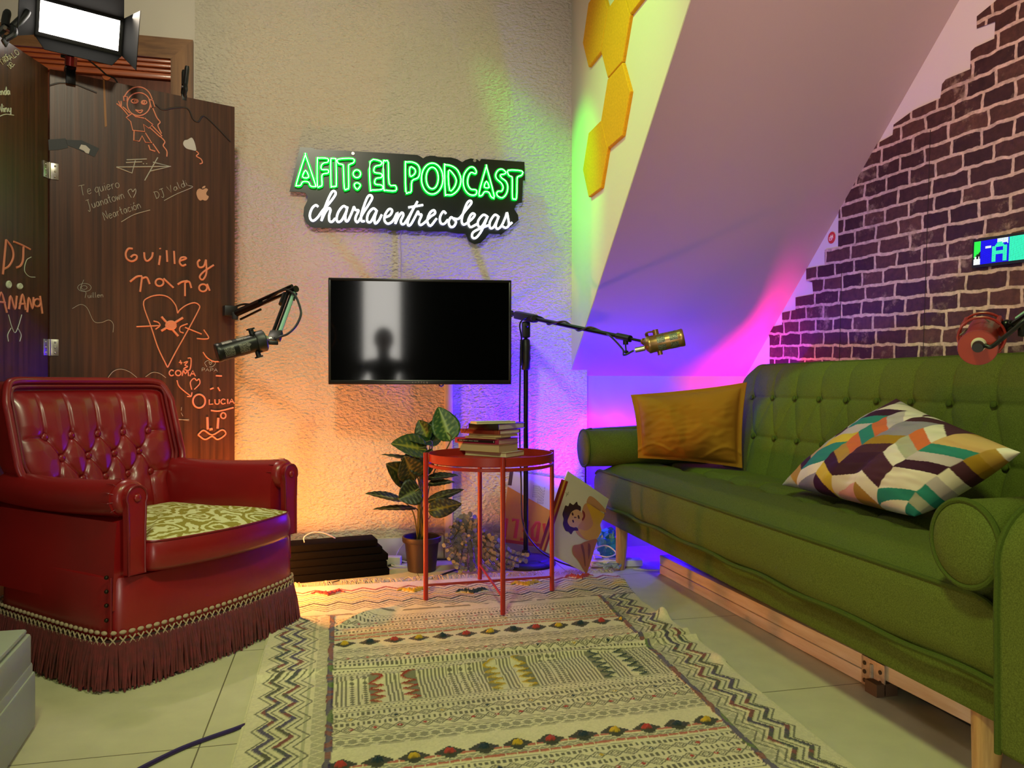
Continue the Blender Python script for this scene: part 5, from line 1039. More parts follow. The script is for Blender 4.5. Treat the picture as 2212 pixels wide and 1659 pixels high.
def half(sgn, c):
    """rows of one half, mirrored about the middle band at c"""
    f = lambda v: c + sgn * v
    put(line(f(.098), .003), DK, .8); put(line(f(.132), .003), DK, .8)
    put(dots(f(.108), .011, .0026), DK); put(dots(f(.122), .011, .0026, .5), DK)
    put(comb(f(.146), .017), DK, .85); put(lattice(f(.172), .014), DK, .8); gems(f(.172), .108, .0068, (YL, NB), .3); put(comb(f(.198), .016), DK, .85)
    put(lattice(f(.226), .017, .03), DK, .8); gems(f(.226), .056, .0068, (RD, RD), .1)
    for v in (.250, .257): put(line(f(v), .0022), DK, .8)
    put(fld & (np.abs(V - f(.283)) < .019), GY, .75); put(zig(f(.272), .007, .026, .006), CRE); put(zig(f(.295), .007, .026, .006, .5), CRE); put(dots(f(.283), .026, .0045), CRE)
    for v in (.304, .309): put(line(f(v), .002), DK, .7)
    for v in (.393, .425): put(line(f(v), .009), RD, .85, .002); put(fld & (np.abs(V - f(v)) < .0045) & (((X / .024) % 1) < .08), CRE)
    put(line(f(.409), .017), GY, .7); put(zig(f(.409), .008, .02, .004), CRE)
    put(line(f(.438), .002), DK, .7); put(comb(f(.450), .012), DK, .85); put(lattice(f(.474), .014), DK, .75); gems(f(.474), .108, .0068, (NB, RD, YL), .6)
    put(comb(f(.500), .014), DK, .85); put(lattice(f(.527), .015), DK, .75); gems(f(.527), .054, .0062, (RD, RD), .4); put(comb(f(.556), .018), DK, .85); put(dots(f(.577), .011, .0025), DK); put(dots(f(.588), .011, .0025, .5), DK); put(line(f(.6), .003), DK, .8)
MID = 1.972
half(1, MID); half(-1, MID)
steps(2.325, .013, (YL, NB, RD)); steps(1.590, .004, (RD, NB, YL))
# middle band: upright stripes, and three tufted zigzag blocks
mb_ = fld & (np.abs(V - MID) < .094); put(mb_, CRE); sx_ = (X - xin0)
put(mb_ & (((sx_ / .0105) % 1) < .5), DK, .75)
for c_ in (.05, .083, .305, .335, .36, .56, .585, .60, .82, .845): put(mb_ & (np.abs(sx_ - c_) < .009), CRE); put(mb_ & (np.abs(sx_ - c_) < .0065) & (tri(V / .013) > np.abs(sx_ - c_) / .0075), DK, .8)
for bx, bc in ((.152, RD * .9), (.455, YL), (.755, NB * 1.3)):
    for e, sg in ((bx - .042, 1), (bx + .042, -1)):
        w_ = (sx_ - e) * sg; put(mb_ & (w_ > -.018) & (w_ < .022), CRE); put(mb_ & (w_ > -.018) & (w_ < -.016 + .034 * tri(V / .036)), GY, .9); put(mb_ & (np.abs(w_ - (-.016 + .034 * tri(V / .036))) < .0045), bc, 1, .004)
# inner edges: little triangles and a fuzzy multicoloured line
for sgn, xb in ((1, -.055 + 0 * Y), (-1, xin1 + .035)):
    wv = (X - xb) * sgn; ok = (V < 2.615)
    put(ok & (wv > -.006) & (wv < .026), GY, .45); put(ok & (np.abs(wv - .006 - .012 * (tri(Y / .030) - .5) * 2) < .0028), CRE)
    nz = vnoise(X, Y, 10, 5); fz = ok & (np.abs(wv - .031 - .004 * (vnoise(X, Y, 60, 6) - .5)) < .0075)
    for i, c in enumerate((PU, MA, PU * .8, GN, PU, MA)): put(fz & (np.floor(nz * 11).astype(int) % 6 == i), c, .85, .003)
    put(ok & (np.abs(wv + .020) < .0035), GN * .6 + GY * .4, .4)
# wide side borders with long zigzags running along the rug
for sgn, xb in ((1, X0 + 0 * Y), (-1, xr)):
    wv = (X - xb) * sgn; ok = (wv > .012) & (wv < .150) & (V < 2.615); zz = .036 * tri(Y / .092 + .2 * sgn); nz = vnoise(X, Y, 8, 9 + sgn)
    for k, o in enumerate((.022, .040, .058, .080, .098, .118)):
        fat = k in (1, 3); m_ = ok & (np.abs(wv - o - zz * .9) < (.0066 if fat else .0027))
        if fat:
            for i, c in enumerate((PU, DK, MA, NB, PU * .7, MA, PU)): put(m_ & (np.floor(nz * 13 + k).astype(int) % 7 == i), c, .9, .0035)
        else: put(m_, GY * .8, .9)
# rear border of chevrons
ok = V >= 2.615; put(ok & (V < 2.632), GY * .7, .8 * (vnoise(X, Y, 40, 3) > .35)); zz = .036 * (tri(X / .086) - .5)
for k, (o, c, w) in enumerate(((2.668, GY, .006), (2.690, GY, .006), (2.712, DK, .006), (2.738, NB, .011), (2.764, GY, .006), (2.786, YL, .007), (2.808, DK, .006), (2.832, GY, .006), (2.856, YL, .007), (2.880, DK, .008), (2.912, RD, .012))):
    put(ok & (np.abs(Y - o + .03 * (X - .3) * .6 - zz) < w * .72), c * .75, .95, .0015 if w > .009 else 0)
for cx_, cy_, c in ((-.04, 2.885, RD), (.27, 2.865, YL), (.48, 2.80, NB), (.70, 2.86, YL), (.93, 2.915, RD)):
    d2 = ((X - cx_) / .062) ** 2 + ((Y - cy_ - .018 * (tri((X - cx_) / .086 + .5) * 2 - 1)) / .017) ** 2; put((d2 < 1), c, 1); h = h + .010 * np.sqrt(np.clip(1 - d2, 0, 1)) * (.6 + .8 * vnoise(X, Y, 110, 4))
# weave, fuzz and creases
col *= (0.90 + 0.20 * vnoise(X, Y, 300, 8))[..., None] * (.95 + .1 * vnoise(X, Y, 12, 11))[..., None]
zz = .005 + h * (.55 + .9 * vnoise(X, Y, 260, 12)) + .0006 * vnoise(X, Y, 350, 13)
cr = lambda a, b, c, hgt, wd: hgt * np.exp(-((Y - (a + b * X)) / wd) ** 2) * sst(c - .25, c, X)
zz += cr(2.00, .13, .12, .014, .012) + .012 * np.exp(-((Y - 2.105 - .09 * X) / .016) ** 2) + .004 * np.exp(-((Y - 2.43 + .1 * X) / .03) ** 2)
zz += .030 * np.exp(-((X - xr + .012) / .022) ** 2 - ((Y - 2.36) / .030) ** 2) + .014 * np.exp(-((X - xr + .01) / .025) ** 2 - ((Y - 2.80) / .05) ** 2) + .012 * np.exp(-((X - xr + .01) / .02) ** 2 - ((Y - 1.95) / .05) ** 2)
zz += .022 * np.exp(-((X + .02 - .9 * (Y - 2.45)) / .03) ** 2 - ((Y - 2.55) / .09) ** 2)
ed = np.minimum.reduce([X - xl, xr - X, Y1 - Yw]); zz = np.where(ed < .004, .001 + (zz - .001) * .4, zz)
b_ = MB(); b_.v = [tuple(p) for p in np.stack([xx, Yw, zz], -1).reshape(-1, 3)]
ii = (np.arange(ny - 1)[:, None] * nx + np.arange(nx - 1)[None]).ravel(); b_.f = [tuple(q) for q in np.stack([ii, ii + 1, ii + 1 + nx, ii + nx], 1).tolist()]
M_RUG = mat('woven_wool', '#cfc3a2', 0.95, attr='col', spec=0.1, bump=(420, 0.35, 0.0015), sheen=0.15)
rug = thing('patterned_rug', (0.43, 1.9, 0), 'cream woven rug with zigzag borders and rows of coloured tufts on the tiled floor', 'rug')
rb = b_.build('woven_field', M_RUG, rug, cols=col.reshape(-1, 3))
b_ = MB()
for k in range(420):
    x = random.uniform(-.2, 1.09); y = np.interp(x, [-.2, .5, 1.1], [3.003, 2.996, 2.953]); 
    if random.random() > .35 + .5 * (math.sin(x * 21) > 0): continue
    l_ = random.uniform(.02, .05); a = random.uniform(-.9, .9)
    b_.tube(crom([(x, y - .004, .006), (x + math.sin(a) * l_ * .5, y + l_ * .4, .012 + random.uniform(0, .008)), (x + math.sin(a) * l_ + random.uniform(-.01, .01), y + l_ * math.cos(a), .003)], 3), .0011, 4)
fr = b_.build('rear_fringe', mat('cream_yarn', '#cbb993', 0.9), rug); fr['kind'] = 'stuff'
# ================================================================ RED ARMCHAIR
M_LEA = mat('red_leather', '#7d0f12', 0.33, spec=0.5, var=(7, 0.10), bump=(380, 0.10, 0.001), coat=0.15)
M_PIPE = mat('red_leather_piping', '#6c0d10', 0.35)
CO = Vector((-0.345, 2.352, 0)); CW = Vector((0.610, 0.7924, 0)); CF = Vector((0.7924, -0.610, 0))
def ch(a, b, z): return CO + CW * a + CF * b + Vector((0, 0, z))
AC = thing('armchair', tuple(ch(0, -.3, 0)), 'deep red buttoned leather armchair with a fringed base and floral seat', 'armchair')
CM = Matrix((CW, -CF, Vector((0, 0, 1)))).transposed()         # local x across, y backwards
def rrect(t, wf, wb, d, bow, r=0.05):
    """closed outline of the base, t in 0..1: front edge first, left to right"""
    pts = [(-wf, 0.0), (-wf * .66, bow * .6), (0, bow), (wf * .66, bow * .6), (wf, 0.0), (wf, -.12), (wb + (wf - wb) * .3, -d * .7), (wb, -d + .06), (wb - .06, -d), (0, -d - .02), (-wb + .06, -d), (-wb, -d + .06), (-wb - (wf - wb) * .3, -d * .7), (-wf, -.12)]
    return pts
def outline(wf, wb, d, bow, n=6):
    P = rrect(0, wf, wb, d, bow); P = [np.array((*p, 0)) for p in P]
    out = []
    for i in range(len(P)):                       # sharp-ish front corners: linear near them
        a, b = P[i], P[(i + 1) % len(P)]
        for k in range(n): out.append(a + (b - a) * k / n)
    out = np.array(out)
    for _ in range(6): out = (np.roll(out, 1, 0) + out * 2 + np.roll(out, -1, 0)) / 4
    return out
# upholstered base
o1 = outline(.330, .275, .60, .045)
lev = [(.125, 1.0), (.14, 1.01), (.20, 1.005), (.268, 1.0), (.280, .99), (.285, .96)]
b_ = MB(); no = len(o1)
b_.add([ch(p[0] * s, (p[1] + .3) * s - .3, z) for z, s in lev for p in o1], [(j * no + i, j * no + (i + 1) % no, (j + 1) * no + (i + 1) % no, (j + 1) * no + i) for j in range(len(lev) - 1) for i in range(no)] + [tuple(range((len(lev) - 1) * no, len(lev) * no))])
b_.build('base', M_LEA, AC)
# seam with little nails at the front left corner
b_ = MB(); b_.tube([ch(-.333, -.012, z) for z in (.135, .18, .23, .285)], .0028, 8); b_.build('corner_piping', M_PIPE, AC)
for z in (.285, .250, .215, .178):
    b_ = MB(); b_.ball(ch(-.336, -.024, z), .0055, 10, 8); b_.build('nail', mat('dark_bronze', '#2a2015', 0.35, 0.7) if 'dark_bronze' not in bpy.data.materials else bpy.data.materials['dark_bronze'], AC)
# trim braid and fringe
ob = outline(.340, .284, .612, .048); L_ = len(ob)
dense = np.array(crom([*ob], 8, True)); seg = np.linalg.norm(np.roll(dense, -1, 0) - dense, axis=1); cum = np.concatenate([[0], np.cumsum(seg)]); tot = cum[-1]
def along(s):
    s = s % tot; i = int(np.searchsorted(cum, s, 'right') - 1); i = min(i, len(dense) - 1); f = (s - cum[i]) / max(seg[i], 1e-9); p = dense[i] * (1 - f) + dense[(i + 1) % len(dense)] * f
    t = dense[(i + 1) % len(dense)] - dense[i]; t = t / np.linalg.norm(t); return p, np.array((t[1], -t[0], 0)) * -1, t
M_BRAID = mat('beige_braid', '#a08c72', 0.8); M_FRI = mat('maroon_fringe', '#5c1218', 0.85, var=(50, 0.35), sheen=0.2)
b1, b2 = MB(), MB(); n = 112
for k in range(n):
    p, nn, t = along(tot * k / n); q = ch(p[0], p[1], .146); nx_ = CW * nn[0] + CF * nn[1]; tx = CW * t[0] + CF * t[1]
    b1.ball(q + nx_ * .003, .0088, 8, 6, (1, .5, .62), axes((0, 0, 1), tx))
    for sg in (-1, 1): b2.tube([q + nx_ * .004 + tx * sg * .008 + Vector((0, 0, -.010)), q + nx_ * .005 + Vector((0, 0, -.020)), q + nx_ * .005 + tx * sg * .008 + Vector((0, 0, -.030))], .0022, 5)
br = b1.build('trim_braid', M_BRAID, AC); br['label'] = 'beige scalloped braid'; b2.build('braid_zigzag', M_BRAID, br)
b_ = MB(); b_.grid(lambda u, v: (lambda r: ch(r[0][0], r[0][1], .128 - .020 * v) + (CW * r[1][0] + CF * r[1][1]) * (.003 + .003 * v))(along(tot * u)), 150, 3, True); b_.build('braid_band', mat('dark_maroon_band', '#2e0a0c', 0.8), br)
b_ = MB(); n = 880
for k in range(n):
    p, nn, t = along(tot * (k + random.uniform(-.5, .5)) / n); nx_ = CW * nn[0] + CF * nn[1]; tx = CW * t[0] + CF * t[1]; q = ch(p[0], p[1], .122); fl_ = random.uniform(.006, .022); sw_ = random.uniform(-.012, .012) + .006 * math.sin(k * .35); e = random.uniform(.001, .014)
    b_.tube([q + nx_ * .004, q + nx_ * (.006 + fl_ * .5) + tx * sw_ * .4 + Vector((0, 0, -.055)), q + nx_ * (.004 + fl_) + tx * sw_ + Vector((0, 0, -.122 + e))], [.0028, .0030, .0022], 5)
fr = b_.build('fringe', M_FRI, AC); fr['kind'] = 'stuff'
b_ = MB(); b_.grid(lambda u, v: (lambda r: ch(r[0][0], r[0][1], .125 - .118 * v) + (CW * r[1][0] + CF * r[1][1]) * (.0 + .006 * v))(along(tot * u)), 150, 3, True); b_.build('fringe_backing', M_FRI, AC)
# arms
for sg in (-1, 1):
    ai, ao = .232 * sg, .322 * sg; zc, rr = .480, .047; ac = .292 * sg
    prof = [(ai, .20), (ai, .34), (ai, .45)] + [(ac + rr * math.cos(R(a)) * sg, zc + rr * math.sin(R(a))) for a in range(172, -101, -17)] + [(ao - .006 * sg, .42), (ao, .36), (ao + .006 * sg, .20)]
    b_ = MB(); ny_ = 22
    def arm_pt(i, j):
        b = -.012 - j * .60; a, z = prof[i]; dip = .012 * math.sin(j * math.pi) * (z > .42); pinch = 1 - .25 * sst(.85, 1, j)
        back = 1 - .13 * j
        return ch(a * back, b, (z - .30) * (pinch if z > .44 else 1) + .30 - dip)
    npf = len(prof); b_.add([arm_pt(i, j / (ny_ - 1)) for j in range(ny_) for i in range(npf)], [(j * npf + i, j * npf + i + 1, (j + 1) * npf + i + 1, (j + 1) * npf + i) for j in range(ny_ - 1) for i in range(npf - 1)] + [tuple(range(npf))])
    am = b_.build('arm', M_LEA, AC, ang=60)
    # pleats where the roll is gathered, scroll front, post and button
    b_ = MB()
    for a in range(-70, 200, 30): b_.tube([ch(ac + math.cos(R(a)) * sg * .030, .000, zc + math.sin(R(a)) * .030), ch(ac + math.cos(R(a)) * sg * (rr + .0015), -.016, zc + math.sin(R(a)) * (rr + .0015)), ch(ac + math.cos(R(a)) * sg * (rr + .002), -.040, zc + math.sin(R(a)) * (rr + .002))], [.0016, .0014, .0006], 6)
    b_.build('pleat', M_PIPE, am)
    b_ = MB(); T = Matrix.Translation(ch(ac - .006 * sg, -.012, zc)) @ axes(CF, CW).to_4x4(); b_.lathe([(.047, -.004), (.045, .010), (.038, .018), (.032, .020)], T, 32); b_.build('scroll_face', M_LEA, am)
    b_ = MB(); pw = .024; path = [(-pw, .288), (pw, .288), (pw, .40), (pw + .002, .455)] + [(.030 * math.cos(R(a)), .482 + .030 * math.sin(R(a))) for a in range(-30, 211, 20)] + [(-pw - .002, .455), (-pw, .40)]
    xo = ac - .006 * sg
    b_.prism([ch(xo + x, .004, z) for x, z in path], CF * .020); b_.build('post', M_LEA, am)
    b_ = MB(); b_.tube([ch(xo + x, .024, z) for x, z in path], .0032, 8, True); b_.build('post_piping', M_PIPE, am)
    b_ = MB(); b_.ball(ch(xo, .026, .482), .0105, 14, 10, (1, .6, 1), CM); b_.build('scroll_button', M_LEA, am)
# backrest: shell, tufted pad, border piping, buttons
def bz_top(s): return .445 - .05 * (1 - math.sqrt(max(0, 1 - max(0, (abs(s) - .78) / .22) ** 2)))
def bpt(s, t, off):
    hw = .235 + .050 * float(sst(.22, .48, t)); zt = bz_top(s) * t; a = s * hw; b = -.455 - .125 * t + .055 * abs(s) ** 3.5 + off
    return ch(a, b, .338 + zt)
btn = [(-.70, .66), (-.35, .66), (0, .66), (.35, .66), (.70, .66), (-.525, .50), (-.175, .50), (.175, .50), (.525, .50), (-.70, .33), (-.35, .33), (0, .33), (.35, .33), (.70, .33)]
crease = [((btn[i]), (btn[i][0] * 1.04 + .03, .97)) for i in range(5)] + [((btn[i]), (btn[5 + j])) for i in range(5) for j in range(4) if abs(btn[i][0] - btn[5 + j][0]) < .2] + [((btn[9 + i]), (btn[5 + j])) for i in range(5) for j in range(4) if abs(btn[9 + i][0] - btn[5 + j][0]) < .2] + [((btn[9 + i]), (btn[9 + i][0], .0)) for i in range(5)]
crease += [(btn[0], (-.95, .66)), (btn[4], (.95, .66)), (btn[9], (-.95, .33)), (btn[13], (.95, .33))]
sc1 = np.array([.27, .445])
def pad(s, t):
    P = np.array((s, t)) * sc1; dmin = 1e9; dc = 1e9
    for bx in btn: dmin = min(dmin, np.linalg.norm(P - np.array(bx) * sc1))
    for k, (a, b) in enumerate(crease):
        A, B = np.array(a) * sc1, np.array(b) * sc1; u = B - A; f = np.clip(np.dot(P - A, u) / np.dot(u, u), 0, 1); dc = min(dc, np.linalg.norm(P - A - u * f))
    e = (1 - abs(s) ** 8) * (1 - abs(2 * t - 1) ** 10)
    return e * (.034 + .007 * min(1, dc / .04) - .0055 * math.exp(-(dc / .0050) ** 2) - .013 * math.exp(-(dmin / .017) ** 2))
b_ = MB(); b_.grid(lambda u, v: bpt((u * 2 - 1) * .90, .02 + v * .905, pad((u * 2 - 1), v) * 1.0 + .002), 150, 120); pd = b_.build('tufted_pad', M_LEA, AC, ang=180)
b_ = MB(); ns, nt_ = 40, 26
fr_ = lambda s, t: bpt(s, t, .0); bk_ = lambda s, t: bpt(s * .97, t * .985, -.085)
vs = [fr_(-1 + 2 * i / (ns - 1), j / (nt_ - 1)) for j in range(nt_) for i in range(ns)] + [bk_(-1 + 2 * i / (ns - 1), j / (nt_ - 1)) for j in range(nt_) for i in range(ns)]
q = ns * nt_; fs = [(j * ns + i, j * ns + i + 1, (j + 1) * ns + i + 1, (j + 1) * ns + i) for j in range(nt_ - 1) for i in range(ns - 1)]; fs += [tuple(x + q for x in f) for f in fs]
rim = [j * ns for j in range(nt_)] + [(nt_ - 1) * ns + i for i in range(1, ns)] + [j * ns + ns - 1 for j in range(nt_ - 2, -1, -1)]
fs += [(rim[i], rim[i + 1], rim[i + 1] + q, rim[i] + q) for i in range(len(rim) - 1)]
b_.add(vs, fs); sh_ = b_.build('backrest', M_LEA, AC, ang=180); bv = sh_.modifiers.new('soft_rim', 'BEVEL'); bv.width = .022; bv.segments = 4; bv.limit_method = 'ANGLE'; bv.angle_limit = R(40)
b_ = MB(); per = [bpt(-.925, t, .012) for t in np.linspace(.05, .93, 16)] + [bpt(s, .955, .012) for s in np.linspace(-.89, .89, 26)] + [bpt(.925, t, .012) for t in np.linspace(.93, .05, 16)]
b_.tube(crom(per, 3), .0052, 8); b_.build('back_piping', M_PIPE, AC)
b_ = MB(); per = [bpt(-.99, t, .008) for t in np.linspace(.10, .93, 16)] + [bpt(s, .993, .006) for s in np.linspace(-.93, .93, 26)] + [bpt(.99, t, .008) for t in np.linspace(.93, .10, 16)]
b_.tube(crom(per, 3), .012, 10); b_.build('wing_roll', M_LEA, AC)
for s, t in btn:
    b_ = MB(); b_.ball(bpt(s * .90, .02 + t * .905, pad(s, t) + .011), .0115, 14, 10, (1, .55, 1), CM); b_.build('tuft_button', M_LEA, AC)
# seat cushion: leather border, floral top
def cush(s, t):
    """s across -1..1, t 0 back .. 1 front"""
    b = -.43 + t * .485 + (.038 * (1 - s * s) * t * t); hw = .222 + .052 * float(sst(.86, .93, t)) - .03 * max(0, t - .97) / .03
    return s * hw, b
b_ = MB(); NS, NT = 60, 48
def edge_loop(n=160):
    L = []
    for i in range(50): L.append(cush(-1 + 2 * i / 49, 1.0))
    for i in range(1, 40): L.append(cush(1, 1 - i / 39))
    for i in range(1, 30): L.append(cush(1 - 2 * i / 29, 0))
    for i in range(1, 39): L.append(cush(-1, i / 39))
    P = np.array([(a, b, 0) for a, b in L])
    for _ in range(5): P = (np.roll(P, 1, 0) + 2 * P + np.roll(P, -1, 0)) / 4
    return P
EL = edge_loop(); ne = len(EL); cen_ = np.array((0, -.19, 0))
lev = [(.292, .94), (.290, .985), (.300, 1.0), (.320, 1.012), (.345, 1.008), (.360, .995), (.367, .985)]
b_.add([ch(cen_[0] + (p[0] - cen_[0]) * s, cen_[1] + (p[1] - cen_[1]) * s, z) for z, s in lev for p in EL], [(j * ne + i, j * ne + (i + 1) % ne, (j + 1) * ne + (i + 1) % ne, (j + 1) * ne + i) for j in range(len(lev) - 1) for i in range(ne)] + [tuple(range(ne))])
sc_o = b_.build('seat_cushion', M_LEA, AC, ang=80)
b_ = MB(); b_.tube([ch(cen_[0] + (p[0] - cen_[0]) * .990, cen_[1] + (p[1] - cen_[1]) * .990, .3665) for p in EL], .003, 6, True); b_.build('seat_piping', M_PIPE, sc_o)
m = mat('floral_brocade', '#b3ab6e', 0.75, spec=0.2)
nt = m.node_tree; b = nt.nodes['Principled BSDF']; tc = nt.nodes['Texture Coordinate']
n1 = noise(nt, tc.outputs['Object'], 9, 4, 0.6); va = nt.nodes.new('ShaderNodeVectorMath'); va.operation = 'MULTIPLY_ADD'; va.inputs[1].default_value = (.09, .09, .09)
nt.links.new(n1.outputs['Color'], va.inputs[0]); nt.links.new(tc.outputs['Object'], va.inputs[2])
vo = nt.nodes.new('ShaderNodeTexVoronoi'); vo.feature = 'SMOOTH_F1'; vo.inputs['Scale'].default_value = 13; vo.inputs['Smoothness'].default_value = .2; nt.links.new(va.outputs[0], vo.inputs['Vector'])
wv = nt.nodes.new('ShaderNodeMath'); wv.operation = 'SINE'; ml = nt.nodes.new('ShaderNodeMath'); ml.operation = 'MULTIPLY'; ml.inputs[1].default_value = 24; nt.links.new(vo.outputs['Distance'], ml.inputs[0]); nt.links.new(ml.outputs[0], wv.inputs[0])
n2_ = noise(nt, tc.outputs['Object'], 55, 5, .7); ad = nt.nodes.new('ShaderNodeMath'); ad.operation = 'MULTIPLY_ADD'; ad.inputs[1].default_value = .35; nt.links.new(wv.outputs[0], ad.inputs[0]); nt.links.new(n2_.outputs['Fac'], ad.inputs[2])
rp = nt.nodes.new('ShaderNodeValToRGB'); rp.color_ramp.elements[0].position = .46; rp.color_ramp.elements[1].position = .56; rp.color_ramp.elements[0].color = (*lin('#8a7c30'), 1); rp.color_ramp.elements[1].color = (*lin('#c5c193'), 1)
nt.links.new(ad.outputs[0], rp.inputs[0]); nt.links.new(rp.outputs[0], b.inputs['Base Color'])
b_ = MB(); rings = 14
vs = [ch(cen_[0] + (p[0] - cen_[0]) * f * .985, cen_[1] + (p[1] - cen_[1]) * f * .985, .3665 + .036 * (1 - f ** 2.2)) for f in np.linspace(1, .02, rings) for p in EL]
b_.add(vs, [(j * ne + i, j * ne + (i + 1) % ne, (j + 1) * ne + (i + 1) % ne, (j + 1) * ne + i) for j in range(rings - 1) for i in range(ne)] + [tuple(range((rings - 1) * ne, rings * ne))])
tag(b_.build('seat_top', m, sc_o, ang=80), 'green and gold floral fabric top')
# ================================================================ GREEN SOFA
M_FAB = mat('green_tweed', '#566028', 0.95, spec=0.05, var=(420, 0.30), bump=(700, 0.35, 0.0012))
M_FABP = mat('green_piping', '#43501c', 0.95, spec=0.1, var=(420, .2))
SO = thing('sofa', (1.45, 2.15, 0), 'long green buttoned tweed sofa along the brick wallpaper wall', 'sofa')
FXs = 1.10; YA, YE = 1.10, 3.225
# seat cushion
dents = [(1.39, y) for y in (2.86, 2.65, 2.44, 2.235, 2.03, 1.83, 1.63, 1.43)]
def seat_z(x, y):
    z = .395 + .030 * float(sst(0, .10, x - FXs)) * (1 - .4 * float(sst(.35, .58, x - FXs)))
    e = min(1, max(0, (y - YA) / .06)) * min(1, max(0, (YE - y) / .06)); z -= .02 * (1 - e) ** 2
    for dx, dy in dents:
        r = math.hypot(x - dx, (y - dy)); z -= .030 * math.exp(-(r / .040) ** 2) + .010 * math.exp(-((y - dy) / .006) ** 2) * math.exp(-((x - dx - .05) / .09) ** 2)
        z -= .004 * math.exp(-((x - dx) / .02) ** 2)
    return z
b_ = MB(); b_.grid(lambda u, v: (FXs + .004 + u * .60, YA + .004 + v * (YE - YA - .008), seat_z(FXs + u * .60, YA + v * (YE - YA))), 60, 240); 
def sface(u, v):
    """front face, slightly full"""
    z = .258 + (.395 - .258) * v; full = .010 * (1 - (2 * v - 1) ** 4); y = YA + u * (YE - YA); return (FXs - full + .004 - .004 * math.sin(y * 9) * (1 - v), y, z - .02 * (max(0, (YA + .06 - y) / .06, (y - YE + .06) / .06)) ** 2 * v)
b_.grid(sface, 120, 10)
for y in (YA, YE): b_.grid(lambda u, v: (FXs + .004 + u * .60, y + (1 if y > 2 else -1) * .008 * (1 - (2 * v - 1) ** 4), .258 + (.378 - .258 + .03 * float(sst(0, .1, u * .6))) * v), 14, 8)
seat = b_.build('seat_cushion', M_FAB, SO, ang=70)
b_ = MB(); b_.tube([(FXs + .003, YA + i / 80 * (YE - YA), .396 - .02 * (max(0, (YA + .06 - (YA + i / 80 * (YE - YA))) / .06, ((YA + i / 80 * (YE - YA)) - YE + .06) / .06)) ** 2) for i in range(81)], .0055, 8)
b_.tube([(FXs + .6, YE + .002, .385), (FXs + .01, YE + .002, .376)], .005, 8); b_.tube([(FXs + .6, YA - .002, .385), (FXs + .01, YA - .002, .376)], .005, 8)
b_.tube([(FXs - .004 + .0015 * math.sin(i * .7), YA + i / 80 * (YE - YA), .256 + .003 * math.sin(i * .5)) for i in range(81)], .0065, 8); b_.build('seat_piping', M_FABP, seat)
b_ = MB(); b_.rbox((1.42, 2.16, .2155), (.60, 2.09, .085), .012); b_.build('base_rail', M_FAB, SO)
# back with two staggered rows of buttons
YB0, YB1 = 1.16, 3.065; ZB0, ZB1 = .39, .850
row1 = [(2.937 - .153 * k, .715) for k in range(12)]; row2 = [(2.937 - .0765 - .153 * k, .558) for k in range(11)]
SEG = []
for y, z in row1: SEG += [((y, z), (y + .012, .86)), ((y, z), (y - .153, z))]
for k, (y, z) in enumerate(row2): SEG += [((y, z), row1[k]), ((y, z), row1[k + 1]), ((y, z), (y - .005, .40)), ((y, z), (y - .153, z))]
SEG = [np.array(s) for s in SEG]; BT_ = np.array(row1 + row2)
def back_pt(u, v, front=True):
    y = YB0 + u * (YB1 - YB0); rc = .10; zt = ZB1; d = min(y - YB0, YB1 - y)
    if d < rc: zt = ZB1 - rc + math.sqrt(max(0, rc * rc - (rc - d) ** 2))
    z = ZB0 + (zt - ZB0) * v; lean = 1.610 + .26 * (z - ZB0)
    rnd = .035 * max(0, (v - .86) / .14) ** 2.5 + .03 * max(0, (.04 - d) / .04) ** 2
    if not front: return (lean + .15 - .5 * rnd, y, z)
    P = np.array((y, z)); dm = np.min(np.linalg.norm(BT_ - P, axis=1)); dc = 9
    for A, B in SEG:
        if abs(A[0] - y) > .3: continue
        w = B - A; f = min(1, max(0, np.dot(P - A, w) / np.dot(w, w))); q = P - A - w * f; dc = min(dc, math.hypot(q[0], q[1]))
    off = -.006 * min(1, dc / .045) + .0045 * math.exp(-(dc / .0045) ** 2) + .011 * math.exp(-(dm / .020) ** 2)
    return (lean + off + rnd, y, z)
nu, nv = 330, 84; b_ = MB(); vs = [back_pt(i / (nu - 1), j / (nv - 1)) for j in range(nv) for i in range(nu)]; q = len(vs); vs += [back_pt(i / (nu - 1), j / (nv - 1), False) for j in range(nv) for i in range(nu)]
fs = [(j * nu + i, j * nu + i + 1, (j + 1) * nu + i + 1, (j + 1) * nu + i) for j in range(nv - 1) for i in range(nu - 1)]; fs += [tuple(x + q for x in reversed(f)) for f in fs]
rim = [j * nu for j in range(nv)] + [(nv - 1) * nu + i for i in range(1, nu)] + [j * nu + nu - 1 for j in range(nv - 2, -1, -1)]; fs += [(rim[i], rim[i + 1], rim[i + 1] + q, rim[i] + q) for i in range(len(rim) - 1)]
b_.add(vs, fs); bk = b_.build('backrest', M_FAB, SO, ang=75)
b_ = MB(); b_.tube([Vector(vs[i]) + Vector((.004, 0, 0)) for i in rim], .0045, 8); b_.build('back_piping', M_FABP, bk)
for y, z in row1 + row2:
    b_ = MB(); X_ = axes((-1, 0, .26)); b_.ball((1.610 + .26 * (z - ZB0) + .001, y, z), .0105, 14, 10, (1, 1, .6), X_); b_.build('button', M_FABP, SO)
